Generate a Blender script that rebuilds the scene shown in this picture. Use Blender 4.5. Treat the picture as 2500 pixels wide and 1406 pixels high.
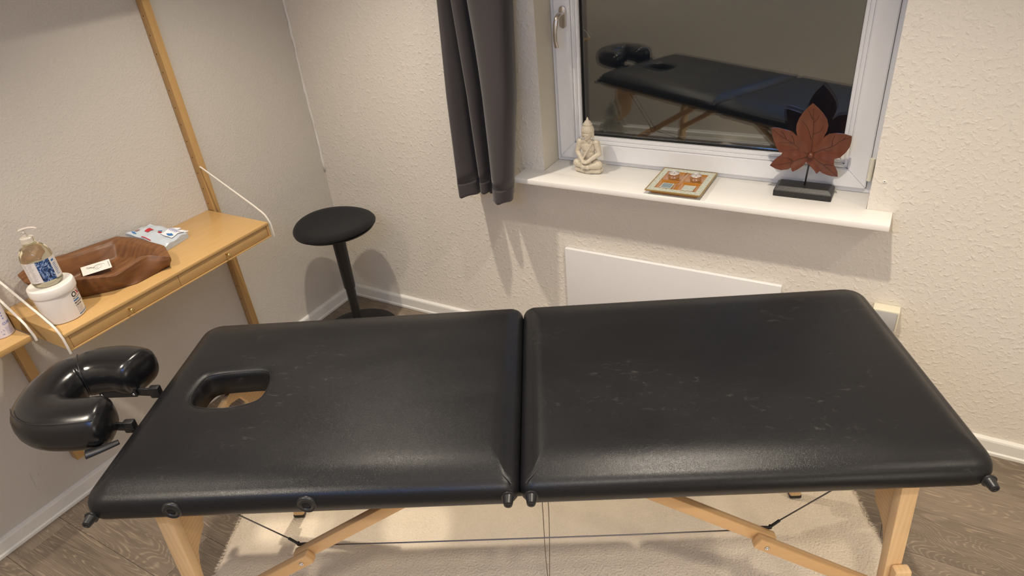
import bpy, bmesh, math, random
from mathutils import Vector, Matrix
from math import sin, cos, pi, radians
random.seed(7)
for o in list(bpy.data.objects): bpy.data.objects.remove(o)
SC = bpy.context.scene
COL = SC.collection

# ------------------------------------------------------------ camera
YAW, PIT, ROL, FPX = 0.5661, -0.5387, -0.1025, 1644.3
CAM = Vector((2.4205, -2.2193, 1.8209))
fw = Vector((-sin(YAW)*cos(PIT), cos(YAW)*cos(PIT), sin(PIT)))
r0 = Vector((cos(YAW), sin(YAW), 0)); u0 = r0.cross(fw)
rt = r0*cos(ROL)+u0*sin(ROL); up = -r0*sin(ROL)+u0*cos(ROL)
cd = bpy.data.cameras.new('camera'); cam = bpy.data.objects.new('camera', cd); COL.objects.link(cam)
cam.matrix_world = Matrix(((rt.x, up.x, -fw.x, CAM.x), (rt.y, up.y, -fw.y, CAM.y), (rt.z, up.z, -fw.z, CAM.z), (0, 0, 0, 1)))
cd.sensor_width = 36; cd.lens = FPX*36/2500; cd.clip_start = .02
SC.camera = cam

# ------------------------------------------------------------ world, lights, exposure
w = bpy.data.worlds.new('night'); SC.world = w; w.use_nodes = True
w.node_tree.nodes['Background'].inputs[0].default_value = (.012, .014, .02, 1)
w.node_tree.nodes['Background'].inputs[1].default_value = .35
SC.view_settings.view_transform = 'Standard'; SC.view_settings.look = 'None'
SC.view_settings.gamma = 1; SC.view_settings.use_curve_mapping = False
SC.view_settings.exposure = 0.10
def lamp(name, loc, power, col, rad=.022, spot=None, aim=None):
    l = bpy.data.lights.new(name, 'SPOT' if spot else 'POINT'); l.energy = power; l.color = col; l.shadow_soft_size = rad
    o = bpy.data.objects.new(name, l); COL.objects.link(o); o.location = loc
    if spot:
        l.spot_size = radians(spot); l.spot_blend = 1
        d = Vector(aim or (0, 0, -1)) if not aim else (Vector(aim)-Vector(loc))
        o.rotation_euler = d.to_track_quat('-Z', 'Y').to_euler()
    return o
WARM = (1, .885, .73)
lamp('ceiling_spot', (2.2, -.83, 2.40), 108, WARM, spot=100)
lamp('ceiling_spot', (.80, -.77, 2.40), 102, WARM, spot=100)
lamp('ceiling_spot', (.72, -2.2, 2.40), 105, WARM, .05, spot=112)
lamp('ceiling_spot', (2.6, -2.2, 2.40), 78, WARM, .05, spot=116)
lamp('ceiling_spot', (3.6, -.83, 2.40), 45, WARM, .04, spot=130)  # unseen extra spot, added to light the right part of the room
lamp('ceiling_spot', (3.6, -2.15, 2.40), 35, WARM, .04, spot=130)  # second added spot on the right, further from the window
lamp('soft_side_fill', (3.7, -2.1, .95), 13, (1, .93, .84), .22)  # unseen soft fill, added to lift the shade under the drawer shelf
fl = bpy.data.lights.new('ceiling_fill', 'AREA'); fl.shape = 'RECTANGLE'; fl.size = 2.6; fl.size_y = 1.0; fl.energy = 6; fl.color = (1, .95, .88)  # broad neutral fill light, added at ceiling height
fo = bpy.data.objects.new('ceiling_fill', fl); COL.objects.link(fo); fo.location = (2.0, -1.9, 2.485)
bl = bpy.data.lights.new('blue_glow', 'AREA'); bl.shape = 'RECTANGLE'; bl.size = 1.0; bl.size_y = .22; bl.energy = 9; bl.color = (.12, .38, 1)  # unseen blue source behind the camera, type unknown
bo = bpy.data.objects.new('blue_glow', bl); COL.objects.link(bo); bo.location = (1.75, -2.49, 1.95)
bo.rotation_euler = (Vector((1.7, -1.3, .8))-bo.location).to_track_quat('-Z', 'Y').to_euler()

# ------------------------------------------------------------ helpers
def mesh(name, bm, mat, parent=None, smooth=False, loc=None, angle=None):
    me = bpy.data.meshes.new(name)
    bmesh.ops.recalc_face_normals(bm, faces=bm.faces[:])
    bm.to_mesh(me); bm.free()
    mats = mat if isinstance(mat, (list, tuple)) else [mat]
    for m in mats: me.materials.append(m)
    if smooth or angle:
        for p in me.polygons: p.use_smooth = True
        if angle is not None: me.set_sharp_from_angle(angle=radians(angle))
    o = bpy.data.objects.new(name, me); COL.objects.link(o)
    if parent: o.parent = parent
    if loc: o.location = loc
    return o
def tag(o, label=None, cat=None, group=None, kind=None):
    if label: o['label'] = label
    if cat: o['category'] = cat
    if group: o['group'] = group
    if kind: o['kind'] = kind
    return o
def empty(name, loc=(0, 0, 0), rz=0):
    o = bpy.data.objects.new(name, None); COL.objects.link(o); o.location = loc; o.rotation_euler = (0, 0, rz)
    o.empty_display_size = .05
    return o
def B(): return bmesh.new()
def box(bm, x0, x1, y0, y1, z0, z1, bev=0, seg=2, mi=0, M=None):
    t = bmesh.new()
    bmesh.ops.create_cube(t, size=1)
    for v in t.verts: v.co = Vector(((x0+x1)/2+v.co.x*(x1-x0), (y0+y1)/2+v.co.y*(y1-y0), (z0+z1)/2+v.co.z*(z1-z0)))
    if bev: bmesh.ops.bevel(t, geom=t.edges[:], offset=bev, segments=seg, affect='EDGES', profile=.5)
    return merge(bm, t, mi, M)
def merge(bm, t, mi=0, M=None):
    vs = [bm.verts.new(M @ v.co if M else v.co) for v in t.verts]
    t.verts.index_update()
    for f in t.faces:
        try: nf = bm.faces.new([vs[v.index] for v in f.verts]); nf.material_index = mi
        except ValueError: pass
    t.free(); return bm
def bar(bm, p, q, w, h, bev=.002, upv=(0, 0, 1), mi=0):
    p, q = Vector(p), Vector(q); d = (q-p); L = d.length; d.normalize()
    s = d.cross(Vector(upv)).normalized(); u = s.cross(d)
    M = Matrix(((s.x, d.x, u.x, p.x), (s.y, d.y, u.y, p.y), (s.z, d.z, u.z, p.z), (0, 0, 0, 1)))
    return box(bm, -w/2, w/2, 0, L, -h/2, h/2, bev, 2, mi, M)
def lathe(bm, prof, n=32, c=(0, 0, 0), mi=0, M=None):
    t = bmesh.new(); rings = []
    for r, z in prof:
        if r < 1e-6: rings.append([t.verts.new((c[0], c[1], c[2]+z))])
        else: rings.append([t.verts.new((c[0]+r*cos(2*pi*i/n), c[1]+r*sin(2*pi*i/n), c[2]+z)) for i in range(n)])
    for a, b in zip(rings, rings[1:]):
        for i in range(n):
            j = (i+1) % n
            if len(a) == 1 and len(b) == 1: continue
            if len(a) == 1: t.faces.new((a[0], b[j], b[i]))
            elif len(b) == 1: t.faces.new((a[i], a[j], b[0]))
            else: t.faces.new((a[i], a[j], b[j], b[i]))
    return merge(bm, t, mi, M)
def tube(bm, pts, rad, n=8, closed=False, mi=0, flat=None):
    pts = [Vector(p) for p in pts]; N = len(pts); rings = []; prev = None
    for i, p in enumerate(pts):
        if closed: d = pts[(i+1) % N]-pts[i-1]
        else: d = pts[min(i+1, N-1)]-pts[max(i-1, 0)]
        d.normalize()
        if prev is None:
            a = Vector((0, 0, 1)) if abs(d.z) < .9 else Vector((1, 0, 0))
            s = d.cross(a).normalized()
        else:
            s = (prev-d*prev.dot(d)).normalized()
        prev = s; u = d.cross(s)
        r = rad(i/(N-1)) if callable(rad) else rad
        rx, ry = (r, r) if flat is None else (r*flat[0], r*flat[1])
        rings.append([bm.verts.new(p+s*cos(2*pi*k/n)*rx+u*sin(2*pi*k/n)*ry) for k in range(n)])
    rng = range(N) if closed else range(N-1)
    for i in rng:
        a, b = rings[i], rings[(i+1) % N]
        for k in range(n):
            j = (k+1) % n; f = bm.faces.new((a[k], a[j], b[j], b[k])); f.material_index = mi
    if not closed:
        f = bm.faces.new(rings[0][::-1]); f.material_index = mi
        f = bm.faces.new(rings[-1]); f.material_index = mi
    return bm
def prism(bm, poly, z0, z1, mi=0, M=None, bev=0):
    t = bmesh.new()
    a = [t.verts.new((x, y, z0)) for x, y in poly]; b = [t.verts.new((x, y, z1)) for x, y in poly]
    t.faces.new(a[::-1]); t.faces.new(b)
    for i in range(len(a)):
        j = (i+1) % len(a); t.faces.new((a[i], a[j], b[j], b[i]))
    bmesh.ops.recalc_face_normals(t, faces=t.faces[:])
    if bev: bmesh.ops.bevel(t, geom=t.edges[:], offset=bev, segments=2, affect='EDGES', profile=.5)
    return merge(bm, t, mi, M)
def crom(P, n=6, closed=False):
    P = [Vector(p) for p in P]; out = []; N = len(P)
    for i in range(N if closed else N-1):
        g = (lambda k: P[k % N]) if closed else (lambda k: P[max(0, min(N-1, k))])
        a, b, c, d = g(i-1), g(i), g(i+1), g(i+2)
        for k in range(n):
            t = k/n
            out.append(.5*((2*b)+(c-a)*t+(2*a-5*b+4*c-d)*t*t+(3*b-a-3*c+d)*t**3))
    if not closed: out.append(P[-1])
    return out
def text_bm(s, size, bold=0, ext=0):
    cu = bpy.data.curves.new('t', 'FONT'); cu.body = s; cu.size = size; cu.offset = bold; cu.resolution_u = 3
    o = bpy.data.objects.new('t', cu); COL.objects.link(o)
    dg = bpy.context.evaluated_depsgraph_get()
    me = bpy.data.meshes.new_from_object(o.evaluated_get(dg)); bm = bmesh.new(); bm.from_mesh(me)
    bpy.data.objects.remove(o); bpy.data.meshes.remove(me)
    return bm

# ------------------------------------------------------------ materials
def mk(name):
    m = bpy.data.materials.new(name); m.use_nodes = True; nt = m.node_tree
    return m, nt, nt.nodes['Principled BSDF']
def nd(nt, t, **k):
    n = nt.nodes.new(t)
    for a, b in k.items(): setattr(n, a, b)
    return n
def P(name, col, rough=.5, metal=0, spec=.5, bump=None, trans=0, ior=1.45, coat=0, sheen=0, var=None):
    m, nt, b = mk(name)
    b.inputs['Base Color'].default_value = (*col, 1); b.inputs['Roughness'].default_value = rough
    b.inputs['Metallic'].default_value = metal; b.inputs['Specular IOR Level'].default_value = spec
    b.inputs['Transmission Weight'].default_value = trans; b.inputs['IOR'].default_value = ior
    b.inputs['Coat Weight'].default_value = coat; b.inputs['Sheen Weight'].default_value = sheen
    tc = nd(nt, 'ShaderNodeTexCoord')
    if var:
        s, amt = var; n = nd(nt, 'ShaderNodeTexNoise'); n.inputs['Scale'].default_value = s; n.inputs['Detail'].default_value = 5
        nt.links.new(tc.outputs['Object'], n.inputs['Vector'])
        mx = nd(nt, 'ShaderNodeMix', data_type='RGBA'); mx.inputs['A'].default_value = (*[c*(1-amt) for c in col], 1); mx.inputs['B'].default_value = (*[min(1, c*(1+amt)) for c in col], 1)
        nt.links.new(n.outputs['Fac'], mx.inputs['Factor']); nt.links.new(mx.outputs['Result'], b.inputs['Base Color'])
    if bump:
        s, st, dist = bump; n = nd(nt, 'ShaderNodeTexNoise'); n.inputs['Scale'].default_value = s; n.inputs['Detail'].default_value = 4
        nt.links.new(tc.outputs['Object'], n.inputs['Vector'])
        bp = nd(nt, 'ShaderNodeBump'); bp.inputs['Strength'].default_value = st; bp.inputs['Distance'].default_value = dist
        nt.links.new(n.outputs['Fac'], bp.inputs['Height']); nt.links.new(bp.outputs['Normal'], b.inputs['Normal'])
    return m
def wood(name, c1, c2, scale=(1, 1, 1), rough=.45, band=60, bump=.1, dist=4, rnd=False, coat=0, bd='X', wmix=.45):
    """grain runs along local X when scale is small in X"""
    m, nt, b = mk(name); L = nt.links.new
    tc = nd(nt, 'ShaderNodeTexCoord'); mp = nd(nt, 'ShaderNodeMapping'); mp.inputs['Scale'].default_value = scale
    L(tc.outputs['Object'], mp.inputs['Vector'])
    if rnd:
        oi = nd(nt, 'ShaderNodeObjectInfo'); mu = nd(nt, 'ShaderNodeVectorMath', operation='SCALE'); mu.inputs[0].default_value = (17, 31, 13)
        L(oi.outputs['Random'], mu.inputs['Scale']); L(mu.outputs[0], mp.inputs['Location'])
    n1 = nd(nt, 'ShaderNodeTexNoise'); n1.inputs['Scale'].default_value = band; n1.inputs['Detail'].default_value = 6; n1.inputs['Distortion'].default_value = .6
    L(mp.outputs[0], n1.inputs['Vector'])
    wv = nd(nt, 'ShaderNodeTexWave', wave_type='BANDS', bands_direction=bd); wv.inputs['Scale'].default_value = band*.35; wv.inputs['Distortion'].default_value = dist; wv.inputs['Detail'].default_value = 4
    wv.inputs['Detail Scale'].default_value = .6
    L(mp.outputs[0], wv.inputs['Vector'])
    mx0 = nd(nt, 'ShaderNodeMath', operation='MULTIPLY_ADD'); mx0.inputs[1].default_value = wmix
    L(wv.outputs['Fac'], mx0.inputs[0])
    ml = nd(nt, 'ShaderNodeMath', operation='MULTIPLY'); ml.inputs[1].default_value = .6; L(n1.outputs['Fac'], ml.inputs[0]); L(ml.outputs[0], mx0.inputs[2])
    cr = nd(nt, 'ShaderNodeMix', data_type='RGBA'); cr.inputs['A'].default_value = (*c1, 1); cr.inputs['B'].default_value = (*c2, 1)
    L(mx0.outputs[0], cr.inputs['Factor']); L(cr.outputs['Result'], b.inputs['Base Color'])
    b.inputs['Roughness'].default_value = rough; b.inputs['Coat Weight'].default_value = coat
    bp = nd(nt, 'ShaderNodeBump'); bp.inputs['Strength'].default_value = bump; bp.inputs['Distance'].default_value = .001
    L(mx0.outputs[0], bp.inputs['Height']); L(bp.outputs['Normal'], b.inputs['Normal'])
    return m
def wallmat(name, col, sc, strength, dist, lo=.5, hi=.62):
    m, nt, b = mk(name); L = nt.links.new
    b.inputs['Base Color'].default_value = (*col, 1); b.inputs['Roughness'].default_value = .85; b.inputs['Specular IOR Level'].default_value = .2
    tc = nd(nt, 'ShaderNodeTexCoord')
    n = nd(nt, 'ShaderNodeTexNoise'); n.inputs['Scale'].default_value = sc; n.inputs['Detail'].default_value = 2; n.inputs['Distortion'].default_value = .35
    L(tc.outputs['Object'], n.inputs['Vector'])
    mr = nd(nt, 'ShaderNodeMapRange', interpolation_type='SMOOTHSTEP'); mr.inputs[1].default_value = lo; mr.inputs[2].default_value = hi
    L(n.outputs['Fac'], mr.inputs[0])
    n2 = nd(nt, 'ShaderNodeTexNoise'); n2.inputs['Scale'].default_value = sc*3.2; n2.inputs['Detail'].default_value = 3
    L(tc.outputs['Object'], n2.inputs['Vector'])
    ma = nd(nt, 'ShaderNodeMath', operation='MULTIPLY_ADD'); ma.inputs[1].default_value = .35; L(n2.outputs['Fac'], ma.inputs[0]); L(mr.outputs[0], ma.inputs[2])
    bp = nd(nt, 'ShaderNodeBump'); bp.inputs['Strength'].default_value = strength; bp.inputs['Distance'].default_value = dist
    L(ma.outputs[0], bp.inputs['Height']); L(bp.outputs['Normal'], b.inputs['Normal'])
    return m
def leather(name, rough, gscale, gst, scuff=.0, spec=.5):
    m, nt, b = mk(name); L = nt.links.new
    tc = nd(nt, 'ShaderNodeTexCoord')
    b.inputs['Base Color'].default_value = (.009, .009, .010, 1); b.inputs['Specular IOR Level'].default_value = spec
    n = nd(nt, 'ShaderNodeTexNoise'); n.inputs['Scale'].default_value = 3.2; n.inputs['Detail'].default_value = 4; n.inputs['Roughness'].default_value = .5
    mp = nd(nt, 'ShaderNodeMapping'); mp.inputs['Scale'].default_value = (1, 1.8, 1); mp.inputs['Rotation'].default_value = (0, 0, .5)
    L(tc.outputs['Object'], mp.inputs[0]); L(mp.outputs[0], n.inputs['Vector'])
    mr = nd(nt, 'ShaderNodeMapRange'); mr.inputs[1].default_value = .3; mr.inputs[2].default_value = .7; mr.inputs[3].default_value = rough-.06; mr.inputs[4].default_value = rough+.08
    L(n.outputs['Fac'], mr.inputs[0]); L(mr.outputs[0], b.inputs['Roughness'])
    if scuff:
        s = nd(nt, 'ShaderNodeTexNoise'); s.inputs['Scale'].default_value = 38; s.inputs['Detail'].default_value = 6; s.inputs['Roughness'].default_value = .6; s.inputs['Distortion'].default_value = .6
        L(mp.outputs[0], s.inputs['Vector'])
        sr = nd(nt, 'ShaderNodeMapRange'); sr.inputs[1].default_value = .60; sr.inputs[2].default_value = .85; L(s.outputs['Fac'], sr.inputs[0])
        big = nd(nt, 'ShaderNodeMapRange'); big.inputs[1].default_value = .46; big.inputs[2].default_value = .62; L(n.outputs['Fac'], big.inputs[0])
        mu = nd(nt, 'ShaderNodeMath', operation='MULTIPLY'); L(sr.outputs[0], mu.inputs[0]); L(big.outputs[0], mu.inputs[1])
        cm = nd(nt, 'ShaderNodeMix', data_type='RGBA'); cm.inputs['A'].default_value = (.009, .009, .010, 1); cm.inputs['B'].default_value = (.011+scuff, .010+scuff*.92, .010+scuff*.85, 1)
        L(mu.outputs[0], cm.inputs['Factor']); L(cm.outputs['Result'], b.inputs['Base Color'])
    v = nd(nt, 'ShaderNodeTexNoise'); v.inputs['Scale'].default_value = gscale; v.inputs['Detail'].default_value = 3; v.inputs['Distortion'].default_value = 2.5
    L(tc.outputs['Object'], v.inputs['Vector'])
    lg = nd(nt, 'ShaderNodeTexNoise'); lg.inputs['Scale'].default_value = 9; lg.inputs['Detail'].default_value = 2; L(tc.outputs['Object'], lg.inputs['Vector'])
    bp = nd(nt, 'ShaderNodeBump'); bp.inputs['Strength'].default_value = gst; bp.inputs['Distance'].default_value = .0008
    b2 = nd(nt, 'ShaderNodeBump'); b2.inputs['Strength'].default_value = .2; b2.inputs['Distance'].default_value = .003
    L(lg.outputs['Fac'], b2.inputs['Height']); L(b2.outputs['Normal'], bp.inputs['Normal'])
    L(v.outputs['Fac'], bp.inputs['Height']); L(bp.outputs['Normal'], b.inputs['Normal'])
    return m
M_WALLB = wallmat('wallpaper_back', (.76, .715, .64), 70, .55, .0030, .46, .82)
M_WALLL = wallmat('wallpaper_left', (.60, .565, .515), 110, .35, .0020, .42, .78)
M_CEIL = P('ceiling_paint', (.78, .76, .72), .9)
M_REVEAL = P('reveal_plaster', (.62, .58, .49), .85, bump=(60, .3, .002))
M_WHITE = P('white_lacquer', (.88, .86, .82), .35, bump=(300, .03, .0005))
M_PVC = P('white_pvc', (.80, .80, .81), .28, bump=(700, .04, .0003))
M_BASE = P('baseboard_paint', (.80, .79, .75), .4, var=(9, .05))
M_DARKGAP = P('gasket_black', (.015, .015, .015), .6)
M_GREY = P('grey_sealant', (.45, .47, .48), .6)
M_CREAM = P('cream_plastic', (.78, .74, .60), .4)
M_GLASS = P('window_glass', (.97, 1, .98), 0, trans=1, ior=1.78)
M_LEATHER = leather('black_vinyl_upholstery', .33, 330, .30, .05, .27)
M_LEATHER2 = leather('glossy_black_vinyl', .20, 300, .10)
M_RUBBER = P('black_rubber', (.014, .014, .015), .38)
M_BLACKM = P('black_plastic', (.012, .012, .013), .42)
M_FABRIC = P('black_fabric', (.012, .012, .013), .9, spec=.15, bump=(900, .5, .0005), sheen=.1)
M_CHROME = P('screw_steel', (.6, .6, .6), .25, metal=1)
M_STEEL = P('brushed_nickel', (.62, .58, .54), .28, metal=1)
M_CABLE = P('steel_cable', (.16, .16, .17), .4, metal=.8)
M_CORD = P('brown_cord', (.12, .09, .06), .8)
M_BRASS = P('brass', (.75, .58, .25), .25, metal=1)
M_STRAP = P('white_powder_coat', (.68, .64, .58), .4)
M_BAMBOO = wood('bamboo_shelf', (.42, .245, .085), (.62, .40, .165), (8, .9, 8), .38, 14, .05, 1.2, coat=.15)
M_BAMBOOV = wood('bamboo_upright', (.36, .205, .07), (.56, .35, .14), (8, 8, .8), .4, 14, .05, 1.2)
M_BEECH = wood('beech_leg', (.62, .40, .20), (.78, .56, .31), (6, 6, .8), .42, 14, .04, 1.0, wmix=.25)
M_BEECHX = wood('beech_strut', (.50, .29, .12), (.66, .42, .20), (.8, 6, 6), .42, 14, .04, 1.0, bd='Y')
M_PANEL = wood('beech_plywood', (.55, .34, .15), (.68, .45, .23), (6, .8, 6), .45, 12, .04, 1.0, bd='Z')
M_TEAK = wood('carved_teak', (.06, .018, .006), (.34, .150, .050), (3, 1.0, 3), .45, 14, .8, 12, wmix=.14)
M_LEAF = wood('stained_leaf_wood', (.085, .020, .009), (.185, .050, .020), (3, 3, 1.5), .38, 10, .2, 6, coat=.2, wmix=.15)
M_LEAFD = P('dark_vein_stain', (.045, .012, .006), .5)
M_EBONY = P('black_stained_wood', (.016, .015, .014), .42, bump=(160, .4, .001))
M_STONE = P('glazed_cream_stone', (.62, .55, .43), .33, bump=(260, .5, .001), var=(70, .12))
M_CURTAIN = P('charcoal_curtain', (.050, .043, .045), .75, spec=.25, sheen=.25, bump=(1500, .2, .0003))
M_RUG = P('cream_wool', (.88, .77, .62), .95, spec=.1, bump=(140, 1.0, .006), var=(14, .09))
M_RUGF = P('cream_wool_fibre', (.88, .77, .62), .95, spec=.1)
M_HEATER = P('heater_panel_white', (.76, .755, .75), .3)
M_SOCKET = P('grey_socket', (.45, .46, .48), .4)
M_FLOOR = None
def floor_mat():
    m, nt, b = mk('limed_oak_vinyl'); L = nt.links.new
    tc = nd(nt, 'ShaderNodeTexCoord'); oi = nd(nt, 'ShaderNodeObjectInfo')
    sc = nd(nt, 'ShaderNodeVectorMath', operation='SCALE'); sc.inputs[0].default_value = (23, 41, 7); L(oi.outputs['Random'], sc.inputs['Scale'])
    ad = nd(nt, 'ShaderNodeVectorMath', operation='ADD'); L(tc.outputs['Object'], ad.inputs[0]); L(sc.outputs[0], ad.inputs[1])
    mp = nd(nt, 'ShaderNodeMapping'); mp.inputs['Scale'].default_value = (.6, 4.4, 1); L(ad.outputs[0], mp.inputs[0])
    # cathedral grain: bands of a stretched noise field
    n = nd(nt, 'ShaderNodeTexNoise'); n.inputs['Scale'].default_value = 1.5; n.inputs['Detail'].default_value = 2.2; n.inputs['Roughness'].default_value = .5; n.inputs['Distortion'].default_value = .5; L(mp.outputs[0], n.inputs['Vector'])
    mu = nd(nt, 'ShaderNodeMath', operation='MULTIPLY'); mu.inputs[1].default_value = 62; L(n.outputs['Fac'], mu.inputs[0])
    fr = nd(nt, 'ShaderNodeMath', operation='PINGPONG'); fr.inputs[1].default_value = .5; L(mu.outputs[0], fr.inputs[0])
    lines = nd(nt, 'ShaderNodeMapRange', interpolation_type='SMOOTHSTEP'); lines.inputs[1].default_value = .0; lines.inputs[2].default_value = .26; lines.inputs[3].default_value = 1; lines.inputs[4].default_value = 0; L(fr.outputs[0], lines.inputs[0])
    mp2 = nd(nt, 'ShaderNodeMapping'); mp2.inputs['Scale'].default_value = (5, 75, 1); L(ad.outputs[0], mp2.inputs[0])
    n2 = nd(nt, 'ShaderNodeTexNoise'); n2.inputs['Scale'].default_value = 2.0; n2.inputs['Detail'].default_value = 6; L(mp2.outputs[0], n2.inputs['Vector'])
    brk = nd(nt, 'ShaderNodeMapRange'); brk.inputs[1].default_value = .36; brk.inputs[2].default_value = .62; L(n2.outputs['Fac'], brk.inputs[0])
    lm = nd(nt, 'ShaderNodeMath', operation='MULTIPLY'); L(lines.outputs[0], lm.inputs[0]); L(brk.outputs[0], lm.inputs[1])
    n3 = nd(nt, 'ShaderNodeTexNoise'); n3.inputs['Scale'].default_value = 1.3; n3.inputs['Detail'].default_value = 3; L(mp.outputs[0], n3.inputs['Vector'])
    base = nd(nt, 'ShaderNodeMix', data_type='RGBA'); base.inputs['A'].default_value = (.10, .078, .058, 1); base.inputs['B'].default_value = (.26, .205, .155, 1)
    br = nd(nt, 'ShaderNodeMapRange'); br.inputs[1].default_value = .3; br.inputs[2].default_value = .7; L(n3.outputs['Fac'], br.inputs[0]); 
    av = nd(nt, 'ShaderNodeMath', operation='MULTIPLY_ADD'); av.inputs[1].default_value = .5; L(n2.outputs['Fac'], av.inputs[0])
    hv = nd(nt, 'ShaderNodeMath', operation='MULTIPLY'); hv.inputs[1].default_value = .55; L(br.outputs[0], hv.inputs[0]); L(hv.outputs[0], av.inputs[2])
    L(av.outputs[0], base.inputs['Factor'])
    fin = nd(nt, 'ShaderNodeMix', data_type='RGBA'); fin.inputs['B'].default_value = (.44, .35, .25, 1); L(base.outputs['Result'], fin.inputs['A'])
    lf = nd(nt, 'ShaderNodeMath', operation='MULTIPLY'); lf.inputs[1].default_value = .5; L(lm.outputs[0], lf.inputs[0]); L(lf.outputs[0], fin.inputs['Factor'])
    L(fin.outputs['Result'], b.inputs['Base Color']); b.inputs['Roughness'].default_value = .5; b.inputs['Specular IOR Level'].default_value = .35
    bp = nd(nt, 'ShaderNodeBump'); bp.inputs['Strength'].default_value = .25; bp.inputs['Distance'].default_value = .001; L(lm.outputs[0], bp.inputs['Height']); L(bp.outputs['Normal'], b.inputs['Normal'])
    return m
M_FLOOR = floor_mat()

# ------------------------------------------------------------ room shell
RX, RY, RH = 4.2, -2.52, 2.5
XL, XR, ZS, ZT = 1.2187, 2.366, .841, 2.12
def st(name, bm, m, **k): return tag(mesh(name, bm, m, **k), kind='structure')
bm = B(); box(bm, 0, RX, RY, 0, -.12, -.0105)
floor = st('floor', bm, M_DARKGAP)
bm = B(); box(bm, -.1, RX+.1, RY-.1, .2, RH, RH+.1); st('ceiling', bm, M_CEIL)
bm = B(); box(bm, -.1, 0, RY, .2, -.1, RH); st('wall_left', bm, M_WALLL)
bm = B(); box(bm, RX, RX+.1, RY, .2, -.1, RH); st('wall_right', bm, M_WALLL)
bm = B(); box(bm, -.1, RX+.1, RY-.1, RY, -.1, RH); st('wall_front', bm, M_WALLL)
bm = B()
vs = {}
def V(x, y, z):
    k = (round(x, 4), round(y, 4), round(z, 4))
    if k not in vs: vs[k] = bm.verts.new(k)
    return vs[k]
WY = .24
xs = [0, XL, XR, RX]; zs = [-.1, ZS-.012, ZT, RH]
for i in range(3):
    for j in range(3):
        if i == 1 and j == 1: continue
        for y, rev in ((0, False), (WY, True)):
            q = [V(xs[i], y, zs[j]), V(xs[i+1], y, zs[j]), V(xs[i+1], y, zs[j+1]), V(xs[i], y, zs[j+1])]
            bm.faces.new(q[::-1] if rev else q)
for a, b_ in (((XL, zs[1]), (XR, zs[1])), ((XR, zs[1]), (XR, ZT)), ((XR, ZT), (XL, ZT)), ((XL, ZT), (XL, zs[1]))):
    f = bm.faces.new([V(a[0], 0, a[1]), V(b_[0], 0, b_[1]), V(b_[0], WY, b_[1]), V(a[0], WY, a[1])]); f.material_index = 1
for a, b_ in (((0, -.1), (RX, -.1)), ((RX, -.1), (RX, RH)), ((RX, RH), (0, RH)), ((0, RH), (0, -.1))):
    # split outer rim edges so the shell stays closed
    n = 3
    pts = [(a[0]+(b_[0]-a[0])*0, a[1])]
    pass
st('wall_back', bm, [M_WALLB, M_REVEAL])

wl = bpy.data.objects['wall_left']
for pts in (((-1.654, .212), (-1.658, .186), (-1.658, .166), (-1.661, .148)), ((-1.633, .192), (-1.636, .181)), ((-1.658, .136), (-1.656, .132))):
    bm = B(); tube(bm, [(.0002, y_, z_) for y_, z_ in pts], .0009, 5); mesh('scuff_mark', bm, M_GREY, wl)
# floor planks, laid along x
PW, PL = .184, 1.22
row = 0; y = 0.0
shared = {}
while y > RY+.01:
    y1 = max(y-PW, RY); x = -((row*.437) % 1)*PL
    while x < RX:
        a, b_ = max(x, 0), min(x+PL, RX)
        if b_-a > .02:
            key = (round(b_-a, 3), round(y-y1, 3))
            if key not in shared:
                bm = B(); box(bm, .0004, b_-a-.0004, y1-y+.0004, -.0004, -.0095, 0, .0008, 1)
                o = mesh('plank', bm, M_FLOOR, floor); shared[key] = o.data
            else:
                o = bpy.data.objects.new('plank', shared[key]); COL.objects.link(o); o.parent = floor
            o.location = (a, y, 0)
        x += PL
    y = y1; row += 1

# baseboards
def baseboard(name, along, L0, L1, yw=None):
    prof = [(0, 0), (.021, 0), (.021, .010), (.0165, .015), (.0165, .054), (.0145, .060), (.004, .064), (0, .064)]
    bm = B(); a = []; b_ = []
    for d, z in prof:
        if yw is not None: a.append(bm.verts.new((L0, yw+d+.0005, z+.0005))); b_.append(bm.verts.new((L1, yw+d+.0005, z+.0005)))
        elif along == 'x': a.append(bm.verts.new((L0, -d-.0005, z+.0005))); b_.append(bm.verts.new((L1, -d-.0005, z+.0005)))
        else: a.append(bm.verts.new((d+.0005, L0, z+.0005))); b_.append(bm.verts.new((d+.0005, L1, z+.0005)))
    bm.faces.new(a); bm.faces.new(b_[::-1])
    for i in range(len(a)):
        j = (i+1) % len(a); bm.faces.new((a[i], a[j], b_[j], b_[i]))
    st(name, bm, M_BASE)
baseboard('baseboard_back', 'x', .0015, RX-.001)
baseboard('baseboard_left', 'y', -.022, RY+.022)
baseboard('baseboard_front', 'x', .0015, RX-.001, RY)
# caulk bead in the room corner
bm = B(); pts = []; 
for i in range(60):
    z = .70+i*.0302; pts.append((.002+.0012*sin(i*1.7)+.002*sin(i*.35), -.002+.001*sin(i*2.3), z))
tube(bm, pts, lambda t: .0052+.0012*sin(t*37)+.0009*sin(t*91), 8)
st('trim_1', bm, M_CEIL, smooth=True)

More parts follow.
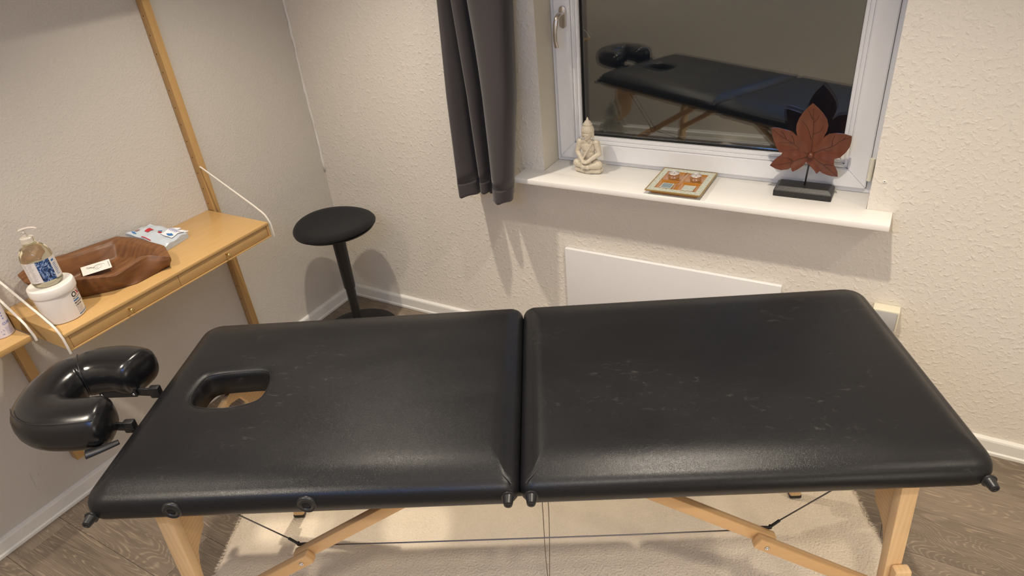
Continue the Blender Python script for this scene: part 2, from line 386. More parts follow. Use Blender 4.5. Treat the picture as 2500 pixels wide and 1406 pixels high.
# window
win = tag(empty('window_1', (0, 0, 0)), kind='structure')
bm = B()
prism(bm, [(1.134, -.106), (2.4403, -.106), (2.4403, -.0005), (XR-.001, -.0005), (XR-.001, .128), (XL+.001, .128), (XL+.001, -.0005), (1.134, -.0005)], .820, .841, 0, None, .003)
mesh('window_sill', bm, M_WHITE, win, angle=40)
def frame_ring(bm, x0, x1, z0, z1, wd, y0, y1, bev=.002, mi=0, b=None):
    b = wd if b is None else b
    for poly in ([(x0, z0), (x1, z0), (x1-wd, z0+b), (x0+wd, z0+b)], [(x1, z0), (x1, z1), (x1-wd, z1-wd), (x1-wd, z0+b)], [(x1, z1), (x0, z1), (x0+wd, z1-wd), (x1-wd, z1-wd)], [(x0, z1), (x0, z0), (x0+wd, z0+b), (x0+wd, z1-wd)]):
        t = bmesh.new()
        A_ = [t.verts.new((x, y0, z)) for x, z in poly]; C_ = [t.verts.new((x, y1, z)) for x, z in poly]
        t.faces.new(A_); t.faces.new(C_[::-1])
        for i in range(4): j = (i+1) % 4; t.faces.new((A_[i], A_[j], C_[j], C_[i]))
        bmesh.ops.recalc_face_normals(t, faces=t.faces[:])
        if bev: bmesh.ops.bevel(t, geom=t.edges[:], offset=bev, segments=2, affect='EDGES')
        merge(bm, t, mi)
bm = B(); frame_ring(bm, XL+.001, XR-.001, ZS+.0005, ZT-.001, .016, .1245, .20, .0015); frame_ring(bm, XL+.012, XR-.012, ZS+.01, ZT-.012, .05, .150, .20, .001)
mesh('outer_frame', bm, M_PVC, win, angle=40)
bm = B(); frame_ring(bm, XL+.0162, XR-.0162, ZS+.0155, ZT-.0165, .004, .128, .16, 0)
mesh('gasket', bm, M_DARKGAP, win)
SX0, SX1, SZ0, SZ1 = 1.2365, 2.3475, .8585, 2.102
bm = B(); frame_ring(bm, SX0, SX1, SZ0, SZ1, .064, .113, .19, .003)
mesh('sash', bm, M_PVC, win, angle=40)
bm = B()
bx0, bx1, bz0, bz1 = SX0+.062, SX1-.062, SZ0+.062, SZ1-.062
frame_ring(bm, bx0, bx1, bz0, bz1, .016, .119, .16, .004); frame_ring(bm, bx0+.014, bx1-.014, bz0+.014, bz1-.014, .014, .126, .16, .003)
mesh('glazing_bead', bm, M_PVC, win, angle=40)
GX0, GX1, GZ0, GZ1 = bx0+.027, bx1-.027, bz0+.027, bz1-.027
bm = B(); frame_ring(bm, GX0-.003, GX1+.003, GZ0-.003, GZ1+.003, .006, .140, .158, 0); mesh('seal', bm, M_DARKGAP, win)
for gy in (.150, .172):
    bm = B(); box(bm, GX0-.002, GX1+.002, gy, gy+.004, GZ0-.002, GZ1+.002)
    mesh('pane', bm, M_GLASS, win)
bm = B(); lathe(bm, [(0, 0), (.008, 0), (.008, .075), (0, .075)], 16, (2.353, .1085, .892)); box(bm, 2.345, 2.361, .110, .128, .90, .962, .002)
mesh('hinge_cover', bm, M_CREAM, win, angle=40)
# handle
bm = B()
pl = [(1.2755+.0135*cos(t), 1.392+(.0245 if sin(t) >= 0 else -.0245)+.0135*sin(t)) for t in [i*2*pi/28 for i in range(28)]]
Mr = Matrix(((1, 0, 0, 0), (0, 0, 1, 0), (0, 1, 0, 0), (0, 0, 0, 1)))
prism(bm, pl, .1035, .1130, 0, Mr, .002)
hd = mesh('handle', bm, M_STEEL, win, angle=40); tag(hd, 'brushed metal window handle pointing down')
bm = B()
tube(bm, crom([(1.2755, .104, 1.405), (1.2755, .078, 1.405), (1.274, .062, 1.396), (1.271, .055, 1.375), (1.268, .054, 1.345), (1.267, .057, 1.318), (1.270, .060, 1.296)], 5), lambda t: .0095-.0012*t, 14, flat=(1, .8))
mesh('lever', bm, M_STEEL, hd, smooth=True)

# flat heater panel under the sill
bm = B(); box(bm, 1.296, 2.15, -.017, -.0008, .09, .515, .004, 3)
tag(mesh('wall_heater', bm, M_HEATER, angle=40), 'flat white wall heater panel mounted under the window sill', 'heater')
# power socket box
so = tag(empty('power_socket', (2.484, 0, .43)), 'small surface-mounted wall socket box behind the right end of the massage table', 'socket')
bm = B(); box(bm, -.04, .04, -.042, -.0008, 0, .080, .004, 3); mesh('housing', bm, M_CREAM, so, angle=40)
bm = B(); box(bm, -.034, .034, -.0465, -.0425, .006, .074, .003, 2); mesh('cover', bm, M_SOCKET, so, angle=40)
# wall plug
wp = tag(empty('wall_plug', (2.400, 0, .938)), 'tiny white screw plug in the wall right of the window', 'wall plug')
Mw = Matrix(((1, 0, 0, 0), (0, 0, -1, 0), (0, 1, 0, 0), (0, 0, 0, 1)))
bm = B(); lathe(bm, [(.0018, .0003), (.0045, .0003), (.0045, .003), (.003, .004), (.0018, .003)], 16, M=Mw); mesh('collar', bm, M_WHITE, wp, smooth=True)
bm = B(); lathe(bm, [(0, .0004), (.0018, .0004), (.0018, .0018), (0, .0018)], 12, M=Mw); mesh('hole', bm, M_DARKGAP, wp)

# ------------------------------------------------------------ curtain
bot = [(.895, -.040), (.905, -.120), (.925, -.190), (.950, -.195), (.978, -.150), (.975, -.080), (.980, -.050), (.985, -.085), (1.000, -.140), (1.022, -.155), (1.036, -.120), (1.030, -.070), (1.036, -.055), (1.050, -.100), (1.075, -.170), (1.105, -.205), (1.135, -.195), (1.145, -.14), (1.105, -.06)]
mid = [(.880, -.040), (.885, -.100), (.900, -.150), (.925, -.155), (.945, -.110), (.948, -.060), (.955, -.050), (.965, -.085), (.985, -.135), (1.005, -.140), (1.018, -.110), (1.018, -.065), (1.022, -.055), (1.035, -.100), (1.070, -.160), (1.120, -.180), (1.165, -.170), (1.175, -.12), (1.150, -.05)]
topc = [(.866, -.035), (.868, -.070), (.874, -.088), (.888, -.088), (.898, -.070), (.906, -.045), (.918, -.045), (.928, -.075), (.940, -.105), (.960, -.108), (.972, -.085), (.976, -.055), (.982, -.050), (1.000, -.095), (1.045, -.125), (1.105, -.130), (1.155, -.120), (1.172, -.09), (1.168, -.045)]
def lerp2(a, b, t): return [(p[0]*(1-t)+q[0]*t, p[1]*(1-t)+q[1]*t) for p, q in zip(a, b)]
def curtain_rows(zs_, off=0.0):
    rows = []
    for z in zs_:
        if z < 1.15: pr = lerp2(bot, mid, min(1, max(0, (z-.75)/.40)))
        elif z < 1.55: pr = lerp2(mid, topc, (z-1.15)/.40)
        else: pr = topc
        pp = crom([(p[0], p[1], 0) for p in pr], 5)
        rows.append([(q.x, q.y-off, z) for q in pp])
    return rows
def cloth(bm, rows, th=.0025):
    g = [[bm.verts.new(p) for p in r_] for r_ in rows]
    h = []
    for r_ in rows:
        hr = []
        for i, p in enumerate(r_):
            a = Vector(r_[max(0, i-1)]); b_ = Vector(r_[min(len(r_)-1, i+1)]); d = (b_-a); n = Vector((d.y, -d.x, 0)).normalized()
            hr.append(bm.verts.new(Vector(p)-n*th))
        h.append(hr)
    R_, C_ = len(g), len(g[0])
    for i in range(R_-1):
        for j in range(C_-1):
            bm.faces.new((g[i][j], g[i][j+1], g[i+1][j+1], g[i+1][j])); bm.faces.new((h[i][j], h[i+1][j], h[i+1][j+1], h[i][j+1]))
    for j in range(C_-1):
        bm.faces.new((g[0][j], h[0][j], h[0][j+1], g[0][j+1])); bm.faces.new((g[-1][j], g[-1][j+1], h[-1][j+1], h[-1][j]))
    for i in range(R_-1):
        bm.faces.new((g[i][0], g[i+1][0], h[i+1][0], h[i][0])); bm.faces.new((g[i][-1], h[i][-1], h[i+1][-1], g[i+1][-1]))
zz = [.822+(2.48-.822)*i/40 for i in range(41)]
cr = tag(empty('curtain', (1.0, -.08, .74)), 'gathered charcoal grey curtain hanging left of the window', 'curtain')
bm = B(); rows = [[(x-1.0, y+.08, z-.74) for x, y, z in r_] for r_ in curtain_rows(zz)]; cloth(bm, rows)
mesh('drape', bm, M_CURTAIN, cr, smooth=True)
def hemz(k): return .742+.010*sin(k*.21+.5)-.006*sin(k*.5)
bm = B(); hr = curtain_rows([.76, .77, .78, .79, .80, .81, .8215], .0012)
hr2 = []
for i, r_ in enumerate(hr):
    t = i/6; rr = []
    for k, (x, y, z) in enumerate(r_):
        dep = min(1, max(0, (-y-.03)/.12)); zb = .752+.040*dep*.4+.022*sin(k*.1+2.2)*0+.003*sin(k*.8)+(.010 if 30 < k < 50 else 0)
        rr.append((x-1.0+.002*sin(k*.7)*(1-t), y+.08, zb*(1-t)+.8215*t-.74))
    hr2.append(rr)
cloth(bm, hr2, .004); mesh('hem', bm, M_CURTAIN, cr, smooth=True)

# ------------------------------------------------------------ rug
TP = Vector((1.7319, -1.1382, 0)); TH = .4859
rug = tag(empty('rug', TP, TH), 'cream short-pile rug lying under the massage table', 'rug')
bm = B(); RA0, RA1, RB0, RB1 = -1.055, 1.035, -1.0, .40
nx, ny = 70, 46; g = []
for i in range(nx+1):
    g.append([])
    for j in range(ny+1):
        a = RA0+(RA1-RA0)*i/nx; b_ = RB0+(RB1-RB0)*j/ny
        wob = .004*sin(b_*21)+.003*sin(b_*47+1)
        if i in (0, nx): a += wob
        ed = min(i, nx-i, j, ny-j)
        g[-1].append(bm.verts.new((a, b_, (.0015 if ed == 0 else .0080)+random.uniform(-.0005, .0005))))
for i in range(nx):
    for j in range(ny): bm.faces.new((g[i][j], g[i+1][j], g[i+1][j+1], g[i][j+1]))
bv = [bm.verts.new((x, y_, .0004)) for x, y_ in ((RA0, RB0), (RA1, RB0), (RA1, RB1), (RA0, RB1))]; bm.faces.new(bv[::-1])
mesh('pile', bm, M_RUG, rug, smooth=True)
verts = []; faces = []
def fib(a, b_, z, l, dx, dy, w=.0007):
    n = len(verts); ang = random.uniform(0, pi); cx_, cy_ = cos(ang)*w, sin(ang)*w
    verts.extend([(a-cx_, b_-cy_, z), (a+cx_, b_+cy_, z), (a+dx, b_+dy, z+l)]); faces.append((n, n+1, n+2))
for k in range(26000):
    fib(random.uniform(RA0, RA1), random.uniform(-.75, .38), .0055, random.uniform(.0030, .0042), random.uniform(-.004, .004), random.uniform(-.004, .004), .0011)
for k in range(5000):
    s = random.choice((-1, 1)); a = (RA0 if s < 0 else RA1)+random.uniform(-.006, .002)*(1 if s > 0 else -1)*-1
    b_ = random.uniform(-1.0, .40); fib(a-s*.004, b_, random.uniform(.002, .006), random.uniform(-.002, .003), s*random.uniform(.004, .014), random.uniform(-.004, .004))
me = bpy.data.meshes.new('fibres'); me.from_pydata(verts, [], faces); me.materials.append(M_RUGF)
o = bpy.data.objects.new('fibres', me); COL.objects.link(o); o.parent = rug; o['kind'] = 'stuff'

# ------------------------------------------------------------ massage table
tbl = tag(empty('massage_table', (TP.x, TP.y, .0100), TH), 'black folding massage table with wooden legs standing on the cream rug', 'massage table')
Z0 = -.0100
def rrect(x0, x1, y0, y1, rads, d, n=7, sub=10):
    """ccw loop inset by d; rads per corner (x0y0,x1y0,x1y1,x0y1)"""
    dx = d if d < .02 else .02+(d-.02)*.46
    x0, x1, y0, y1 = x0+dx, x1-dx, y0+d, y1-d; out = []
    cs = [(x0, y0, pi), (x1, y0, 1.5*pi), (x1, y1, 0), (x0, y1, .5*pi)]
    for k, (cx_, cy_, a0) in enumerate(cs):
        r = max(rads[k]-d*.55, .006); sx = 1 if cx_ == x0 else -1; sy = 1 if cy_ == y0 else -1
        ox, oy = cx_+sx*r, cy_+sy*r
        for i in range(n+1):
            t = a0+(pi/2)*i/n; out.append(Vector((ox+r*cos(t), oy+r*sin(t), 0)))
        nx_ = cs[(k+1) % 4]; r2 = max(rads[(k+1) % 4]-d*.55, .006)
        sx2 = 1 if nx_[0] == x0 else -1; sy2 = 1 if nx_[1] == y0 else -1
        st_ = {0: 1.5*pi, 1: 0, 2: .5*pi, 3: pi}[k]
        e = Vector((nx_[0]+sx2*r2+r2*cos(nx_[2]), nx_[1]+sy2*r2+r2*sin(nx_[2]), 0)); s_ = out[-1].copy()
        for i in range(1, sub): out.append(s_.lerp(e, i/sub))
    return out
PROF = [(.030, .7405), (.012, .7415), (.004, .745), (0, .753), (-.001, .765), (.001, .776), (.006, .785), (.014, .7925), (.026, .7955), (.040, .8000), (.056, .8043), (.072, .8073), (.090, .8087), (.110, .8091), (.135, .8093)]
def cushion(x0, x1, rads, hole=None):
    bm = B(); loops = []
    for d, z in PROF:
        pts = rrect(x0, x1, -.337, .337, rads, d)
        loops.append([bm.verts.new((p.x, p.y, z+Z0)) for p in pts])
    for a, b_ in zip(loops, loops[1:]):
        n = len(a)
        for i in range(n): bm.faces.new((a[i], a[(i+1) % n], b_[(i+1) % n], b_[i]))
    if not hole: bm.faces.new(loops[0][::-1])
    top = loops[-1]
    if not hole: bm.faces.new(top)
    else:
        hp = [Vector((x, y, 0)) for x, y in hole]; c = sum(hp, Vector())/len(hp)
        hc = crom(hp, 6, True); hl = []
        for e, z in [(.030, .8093), (.020, .8086), (.011, .8062), (.005, .8025), (.001, .797), (-.001, .788), (-.001, .770), (.0, .7405)]:
            L_ = []
            for i, p in enumerate(hc):
                tn = (hc[(i+1) % len(hc)]-hc[i-1]).normalized(); nr = Vector((tn.y, -tn.x, 0))
                if nr.dot(p-c) < 0: nr = -nr
                L_.append(bm.verts.new((p.x+nr.x*e, p.y+nr.y*e, z+Z0)))
            hl.append(L_)
        for a, b_ in zip(hl, hl[1:]):
            n = len(a)
            for i in range(n): bm.faces.new((a[i], b_[i], b_[(i+1) % n], a[(i+1) % n]))
        bm.edges.ensure_lookup_table(); bm.verts.index_update()
        ed = []
        for L_ in (top, hl[0]):
            for i in range(len(L_)):
                e = bm.edges.get((L_[i], L_[(i+1) % len(L_)])); ed.append(e)
        bmesh.ops.triangle_fill(bm, edges=ed, use_beauty=True)
        ed = []
        for L_ in (loops[0], hl[-1]):
            for i in range(len(L_)): ed.append(bm.edges.get((L_[i], L_[(i+1) % len(L_)])))
        bmesh.ops.triangle_fill(bm, edges=ed, use_beauty=True)
    return bm
HOLE = [(-.812, .048), (-.795, .070), (-.735, .076), (-.668, .076), (-.645, .055), (-.637, .004), (-.650, -.036), (-.715, -.053), (-.788, -.044), (-.812, -.012)]
oL = mesh('cushion', cushion(-.930, -.0010, (.05, .028, .028, .05), HOLE), M_LEATHER, tbl, smooth=True); oL['label'] = 'left cushion half with the oval face hole'
oR = mesh('cushion', cushion(.0010, .930, (.028, .05, .05, .028)), M_LEATHER, tbl, smooth=True); oR['label'] = 'right cushion half without a face hole'
# stitched rim of the face hole
bm = B(); hc = crom([(x, y, .8040+Z0) for x, y in HOLE], 6, True); cc = sum(hc, Vector())/len(hc)
tube(bm, [p+(p-cc).normalized()*.0065 for p in hc], .0011, 6, True); mesh('piping', bm, M_RUBBER, oL, smooth=True)
# corner seams
def seam(pts, par, r=.0012):
    bm = B(); tube(bm, crom(pts, 5), r, 6); return mesh('seam', bm, M_RUBBER, par, smooth=True)
def surf_z(d):
    for (d0, z0), (d1, z1) in zip(PROF[4:], PROF[5:]):
        if d <= d1: return z0+(z1-z0)*(max(d, d0)-d0)/(d1-d0)
    return PROF[-1][1]
for s, par in ((-1, oL), (1, oR)):
    for sb in (-1,):
        seam([(s*(.0022+d), sb*(.337-d*1.1), surf_z(d)+Z0+.0006) for d in (.012, .018, .026, .036)], par)
# frame rails
for s in (-1, 1):
    for sb in (-1, 1):
        bm = B(); box(bm, min(s*.02, s*.90), max(s*.02, s*.90), sb*.296-.010, sb*.296+.010, .7240+Z0, .7400+Z0, .002); mesh('rail', bm, M_BEECHX, tbl, angle=40)
    bm = B(); box(bm, s*.870-.012, s*.870+.012, -.30, .30, .7205+Z0, .7400+Z0, .002); mesh('rail', bm, M_PANEL, tbl, angle=40)
bm = B(); box(bm, -.012, .012, -.30, .30, .728+Z0, .7403+Z0, .001); mesh('centre_hinge', bm, M_BLACKM, tbl, angle=40)
# pegs and sockets on the near and far sides
def peg(a, sb, z):
    bm = B(); M = Matrix(((1, 0, 0, a), (0, 0, sb, sb*.335), (0, 1, 0, z+Z0), (0, 0, 0, 1)))
    lathe(bm, [(0, 0), (.0145, 0), (.0145, .003), (.0115, .004), (.0112, .005), (.0092, .0195), (.0085, .022), (.0065, .0228), (.0045, .0228), (.004, .0215), (0, .0215)], 28, M=M)
    mesh('corner_peg', bm, M_RUBBER, tbl, angle=35)
for a, z in ((-.906, .757), (-.022, .768), (.024, .768), (.905, .760)): peg(a, -1, z)
for a in (-.906, .905): peg(a, 1, .760)
def ring(a, z):
    bm = B(); M = Matrix(((1, 0, 0, a), (0, 0, -1, -.3345), (0, 1, 0, z+Z0), (0, 0, 0, 1)))
    lathe(bm, [(.0075, -.012), (.0085, .004), (.0105, .006), (.0125, .0045), (.0165, .004), (.0185, .005), (.0205, .004), (.0215, .0015), (.0215, -.002)], 32, M=M)
    lathe(bm, [(0, -.006), (.0078, -.006)], 32, M=M)
    mesh('armrest_socket', bm, M_RUBBER, tbl, angle=50)
ring(-.727, .7665); ring(-.438, .7690)
# legs
for s in (-1, 1):
    for sb in (-1, 1):
        bb = .281*sb if sb < 0 else .272
        bm = B(); bar(bm, (s*.842-s*.022, bb, .20+Z0), (s*.792, bb, .7200+Z0), .036, .028, .004, (0, 1, 0))
        lg = mesh('leg', bm, M_BEECH, tbl, angle=40)
        bm = B(); b2 = bb+sb*.0265
        t = bmesh.new(); p0 = Vector((s*.838, b2, .016+Z0)); p1 = Vector((s*.817, b2, .462+Z0))
        bar(bm, p0, p1, .036, .024, .005, (0, 1, 0)); mesh('leg_extension', bm, M_BEECH, tbl, angle=40)
        bm = B(); bar(bm, (p0.x, b2, .0005), (p0.x, b2, .014), .038, .026, .003, (0, 1, 0)); mesh('rubber_foot', bm, M_RUBBER, tbl, angle=40)
        for zk in (.42, .34):
            bm = B(); M = Matrix(((1, 0, 0, s*(.817+(.462-zk)*.047)), (0, 0, sb, b2+sb*.0122), (0, 1, 0, zk+Z0), (0, 0, 0, 1)))
            lathe(bm, [(.0025, .001), (.006, .001), (.006, .0022), (.0035, .0032), (.0025, .001)], 14, M=M); mesh('bolt', bm, M_CHROME, tbl, smooth=True)
    # end panel with arched underside
    arch = [(-.266, .735), (.262, .735), (.262, .47), (.256, .505), (.243, .54), (.22, .556), (.195, .566), (.178, .60), (.168, .65), (.145, .685), (.09, .708), (0, .715), (-.09, .708), (-.145, .685), (-.168, .65), (-.178, .60), (-.195, .566), (-.22, .556), (-.243, .54), (-.258, .51), (-.266, .47)]
    bm = B(); M = Matrix(((0, 0, 1, s*.797), (1, 0, 0, 0), (0, 1, 0, Z0-.015), (0, 0, 0, 1)))
    prism(bm, arch, -.006, .006, 0, M, .0015); mesh('end_panel', bm, M_PANEL, tbl, angle=40)
    for sb in (-1, 1):
        # two-piece folding strut
        J = Vector((s*.528, 0, .517+Z0)); U = Vector((s*.10, 0, .7790+Z0)); Wd = Vector((s*.803, 0, .347+Z0))
        d1 = (J-U).normalized(); d2 = (Wd-J).normalized()
        bm = B(); a0 = U+d1*.09; a1 = J+d1*.026
        bar(bm, (a0.x, sb*.251, a0.z), (a1.x, sb*.251, a1.z), .022, .030, .004); mesh('strut', bm, M_BEECHX, tbl, angle=40)
        bm = B(); a0 = J-d2*.026
        bar(bm, (a0.x, sb*.2745, a0.z), (Wd.x, sb*.2745, Wd.z), .022, .030, .004); o = mesh('strut', bm, M_BEECHX, tbl, angle=40)
        bm = B(); M = Matrix(((1, 0, 0, J.x), (0, 0, sb, sb*.2858), (0, 1, 0, J.z), (0, 0, 0, 1)))
        lathe(bm, [(0, .0002), (.0022, .0002), (.0025, .001), (.0055, .001), (.0055, .0018), (.004, .0024), (.0028, .0022), (.0022, .0004)], 16, M=M); mesh('bolt', bm, M_CHROME, o, smooth=True)
        # clevis and cables
        K = Vector((s*.548, sb*.237, .527+Z0))
        bm = B(); lathe(bm, [(0, -.004), (.004, -.004), (.0045, 0), (.004, .004), (0, .004)], 12, tuple(K)); bar(bm, (K.x, sb*.2395, K.z), (J.x-s*.006, sb*.2395, J.z+.012), .004, .008, .001)
        e1 = K+Vector((s*.9, 0, 1)).normalized()*.028
        bar(bm, K, e1, .005, .006, .0015); mesh('clevis', bm, M_RUBBER, tbl, smooth=True)
        bm = B(); tube(bm, [e1, (s*.775, sb*.237, .735+Z0)], .0016, 8); mesh('cable', bm, M_CABLE, tbl, smooth=True)
for sb in (-1, 1):
    bm = B(); tube(bm, [(-.54, sb*.237, .520+Z0), (-.3, sb*.237, .5175+Z0), (-.02, sb*.237, .5165+Z0), (.25, sb*.237, .5165+Z0), (.54, sb*.237, .520+Z0)], .0016, 8); mesh('cable', bm, M_CABLE, tbl, smooth=True)
bm = B(); tube(bm, crom([(.031, -.10, .742+Z0), (.030, -.10, .48+Z0), (.026, -.10, .30+Z0), (.026, -.10, .20+Z0), (.029, -.10, .165+Z0), (.032, -.10, .20+Z0), (.041, -.10, .36+Z0), (.045, -.10, .48+Z0), (.046, -.10, .742+Z0)], 5), .0011, 6); mesh('cord', bm, M_CORD, tbl, smooth=True)

# ------------------------------------------------------------ face cradle (headrest)
fc = tag(empty('face_cradle', TP+Vector((cos(TH)*-1.08, sin(TH)*-1.08, .80)), TH), 'glossy black horseshoe headrest at the left end of the massage table', 'headrest')
def sweepU(path, wf, hf, n=20, off=0):
    bm = B(); N = len(path); rings = []
    for i, p in enumerate(path):
        d = (path[min(i+1, N-1)]-path[max(i-1, 0)]).normalized(); s = Vector((d.y, -d.x, 0)).normalized()
        t = i/(N-1); W, H = wf(t), hf(t); rg = []
        for k in range(n):
            a = 2*pi*k/n; c_, s_ = cos(a), sin(a); e = .62
            x = W*abs(c_)**e*(1 if c_ > 0 else -1); z = H*abs(s_)**(e+.12)*(1 if s_ > 0 else -1)
            if z > 0: x *= 1-.18*(z/max(H, 1e-6))**2
            rg.append(bm.verts.new(p+s*x+Vector((0, 0, z))))
        rings.append(rg)
    for a, b_ in zip(rings, rings[1:]):
        for k in range(n): bm.faces.new((a[k], a[(k+1) % n], b_[(k+1) % n], b_[k]))
    for rg, sgn, pc in ((rings[0], 1, path[0]), (rings[-1], -1, path[-1])):
        bm.faces.new(rg if sgn < 0 else rg[::-1])
    return bm
Up = [(.102, .092, .018), (.070, .100, .020), (.02, .108, .023), (-.04, .100, .024), (-.088, .066, .024), (-.104, 0, .023), (-.088, -.070, .021), (-.04, -.102, .019), (.02, -.108, .017), (.075, -.100, .014), (.108, -.093, .012)]
path = crom(Up, 6)
def endt(t, e=.12):
    q = min(t, 1-t)/e
    return 1 if q >= 1 else math.sqrt(max(.10, 1-(1-q)**2.6))
bm = sweepU(path, lambda t: .068*endt(t)*(1-.10*math.exp(-((t-.36)/.018)**2)), lambda t: .054*endt(t, .08)*(1-.08*math.exp(-((t-.36)/.018)**2)), 24)
cu = mesh('cushion', bm, M_LEATHER2, fc, smooth=True)
def rib_at(t, w=1.01):
    i = int(t*(len(path)-1)); p = path[i]; d = (path[i+1]-path[i-1]).normalized(); s = Vector((d.y, -d.x, 0)); out = []
    for k in range(24):
        a = 2*pi*k/24; c_, s_ = cos(a), sin(a); e = .62; W, H = .068*w*.93, .054*w*.94
        x = W*abs(c_)**e*(1 if c_ > 0 else -1); z = H*abs(s_)**(e+.12)*(1 if s_ > 0 else -1)
        if z > 0: x *= 1-.18*(z/H)**2
        out.append(p+s*x+Vector((0, 0, z)))
    return out
bm = B(); tube(bm, rib_at(.36), .0016, 6, True); mesh('seam', bm, M_RUBBER, cu, smooth=True)
bm = B(); tube(bm, rib_at(.60), .0013, 6, True); mesh('seam', bm, M_RUBBER, cu, smooth=True)
bm = B(); pts = []
for i in range(int(.60*(len(path)-1)), int(.97*(len(path)-1))):
    p = path[i]; d = (path[min(i+1, len(path)-1)]-path[i-1]).normalized(); s = Vector((d.y, -d.x, 0))
    q = p+s*.0535; pts.append((q.x, q.y, p.z+.0445))
tube(bm, pts, .0011, 6); mesh('seam', bm, M_RUBBER, cu, smooth=True)
fc.scale = (.95, .95, .95)
# arms, pivots, release lever
for sb in (-1, 1):
    yb = .060*sb-.010
    bm = B()
    bar(bm, (-.02, yb, -.020), (.085, yb, -.022), .008, .022, .002); bar(bm, (.075, yb+sb*.008, -.022), (.140, yb+sb*.008, -.030), .008, .024, .002)
    bar(bm, (.118, yb+sb*.008, -.026), (.147, yb+sb*.008, -.026), .020, .034, .004)
    ar = mesh('arm', bm, M_BLACKM, fc, angle=40)
    for xx, dz in ((-.012, -.020), (.078, -.022)):
        bm = B(); M = Matrix(((1, 0, 0, xx), (0, 0, -1, yb-.0042), (0, 1, 0, dz), (0, 0, 0, 1))); lathe(bm, [(0, .0004), (.0035, .0004), (.004, .0016), (0, .0020)], 14, M=M); mesh('rivet', bm, M_CHROME, ar, smooth=True)
bm = B(); bar(bm, (.1405, -.15, -.050), (.1405, .11, -.050), .012, .012, .003); mesh('crossbar', bm, M_BLACKM, fc, angle=40)
bm = B(); tube(bm, crom([(.138, -.140, -.022), (.118, -.158, -.020), (.096, -.172, -.020), (.078, -.182, -.020)], 5), lambda t: .009+.007*t, 14, flat=(1, .55)); mesh('lever', bm, M_BLACKM, fc, smooth=True)

# ------------------------------------------------------------ stool
stl = tag(empty('wobble_stool', (.292, -.288, 0)), 'black round-seated wobble stool standing in the room corner', 'stool')
bm = B(); n = 64; R0 = .182
prof = [(0, .600), (.05, .6005), (.10, .602), (.14, .6035), (.165, .603), (.178, .598), (.184, .590), (.182, .582), (.172, .577)]
rings = []
for r_, z in prof:
    if r_ == 0: rings.append([bm.verts.new((0, 0, z))]); continue
    rings.append([bm.verts.new((r_*cos(2*pi*i/n), r_*sin(2*pi*i/n), z+.006*(r_/R0)**2*cos(4*pi*i/n+.5))) for i in range(n)])
for a, b_ in zip(rings, rings[1:]):
    for i in range(n):
        j = (i+1) % n
        if len(a) == 1: bm.faces.new((a[0], b_[i], b_[j]))
        else: bm.faces.new((a[i], b_[i], b_[j], a[j]))
bm.faces.new(rings[-1]); mesh('seat', bm, M_FABRIC, stl, smooth=True)
bm = B(); lathe(bm, [(0, .560), (.05, .560), (.15, .565), (.174, .572), (.176, .578), (.17, .582), (0, .582)], 48); mesh('seat_shell', bm, M_BLACKM, stl, angle=50)
bm = B(); lathe(bm, [(0, .56), (.031, .56), (.030, .50), (.0265, .275), (.026, .262), (0, .262)], 32); box(bm, -.004, .03, -.05, -.028, .548, .562, .004); mesh('column', bm, M_BLACKM, stl, angle=40)
bm = B(); lathe(bm, [(0, .28), (.0225, .28), (.0205, .10), (.024, .055), (.04, .035), (0, .035)], 32); mesh('piston', bm, M_BLACKM, stl, angle=40)
bm = B(); lathe(bm, [(0, .0003), (.12, .0003), (.175, .004), (.19, .012), (.188, .018), (.15, .027), (.06, .037), (0, .040)], 48); mesh('base', bm, M_BLACKM, stl, angle=40)

# ------------------------------------------------------------ wall shelving
def upright(name, y0, y1, label):
    t = tag(empty(name, (0, (y0+y1)/2, .165)), label, 'shelf upright'); h = 1.755
    bm = B(); box(bm, .0008, .036, -(y1-y0)/2, (y1-y0)/2, 0, h, .0015); 
    mesh('post', bm, M_BAMBOOV, t, angle=40)
    for i in range(26):
        bm = B(); M = Matrix(((1, 0, 0, .016), (0, 0, -1, -(y1-y0)/2-.0002), (0, 1, 0, .06+i*.0655), (0, 0, 0, 1)))
        lathe(bm, [(0, .0002), (.0024, .0002), (.0024, -.002), (0, -.002)], 10, M=M)
        if i: 
            bm.free(); o = bpy.data.objects.new('peg_hole', first); COL.objects.link(o); o.parent = t; o.location = (0, 0, i*.0655)
        else: o = mesh('peg_hole', bm, M_LEAFD, t); first = o.data
    return t
upright('shelf_upright', -.667, -.637, 'bamboo wall upright nearest the room corner, running up the wall above the drawer shelf')
upright('shelf_upright', -1.520, -1.490, 'bamboo wall upright at the left edge, coming down behind the headrest')
ds = tag(empty('drawer_shelf', (0, -1.0775, .725)), 'bamboo wall shelf with two shallow drawers and brass knobs', 'shelf')
Y0, Y1 = -.4075, .4065; ZT_ = .060
bm = B(); box(bm, .001, .355, Y0, Y1, ZT_-.011, ZT_, .001); mesh('top_board', bm, M_BAMBOO, ds, angle=40)
bm = B(); box(bm, .002, .3535, Y0, Y0+.011, .0045, ZT_-.0112, .0005); mesh('side_panel', bm, M_BAMBOO, ds)
bm = B(); box(bm, .002, .3535, Y1-.011, Y1, .0045, ZT_-.0112, .0005); mesh('side_panel', bm, M_BAMBOO, ds)
bm = B(); box(bm, .002, .355, Y0, Y1, 0, .0044, .0005); mesh('bottom_board', bm, M_BAMBOO, ds)
bm = B(); box(bm, .002, .012, Y0+.0115, Y1-.0115, .0045, ZT_-.0112); mesh('back_panel', bm, M_BAMBOO, ds)
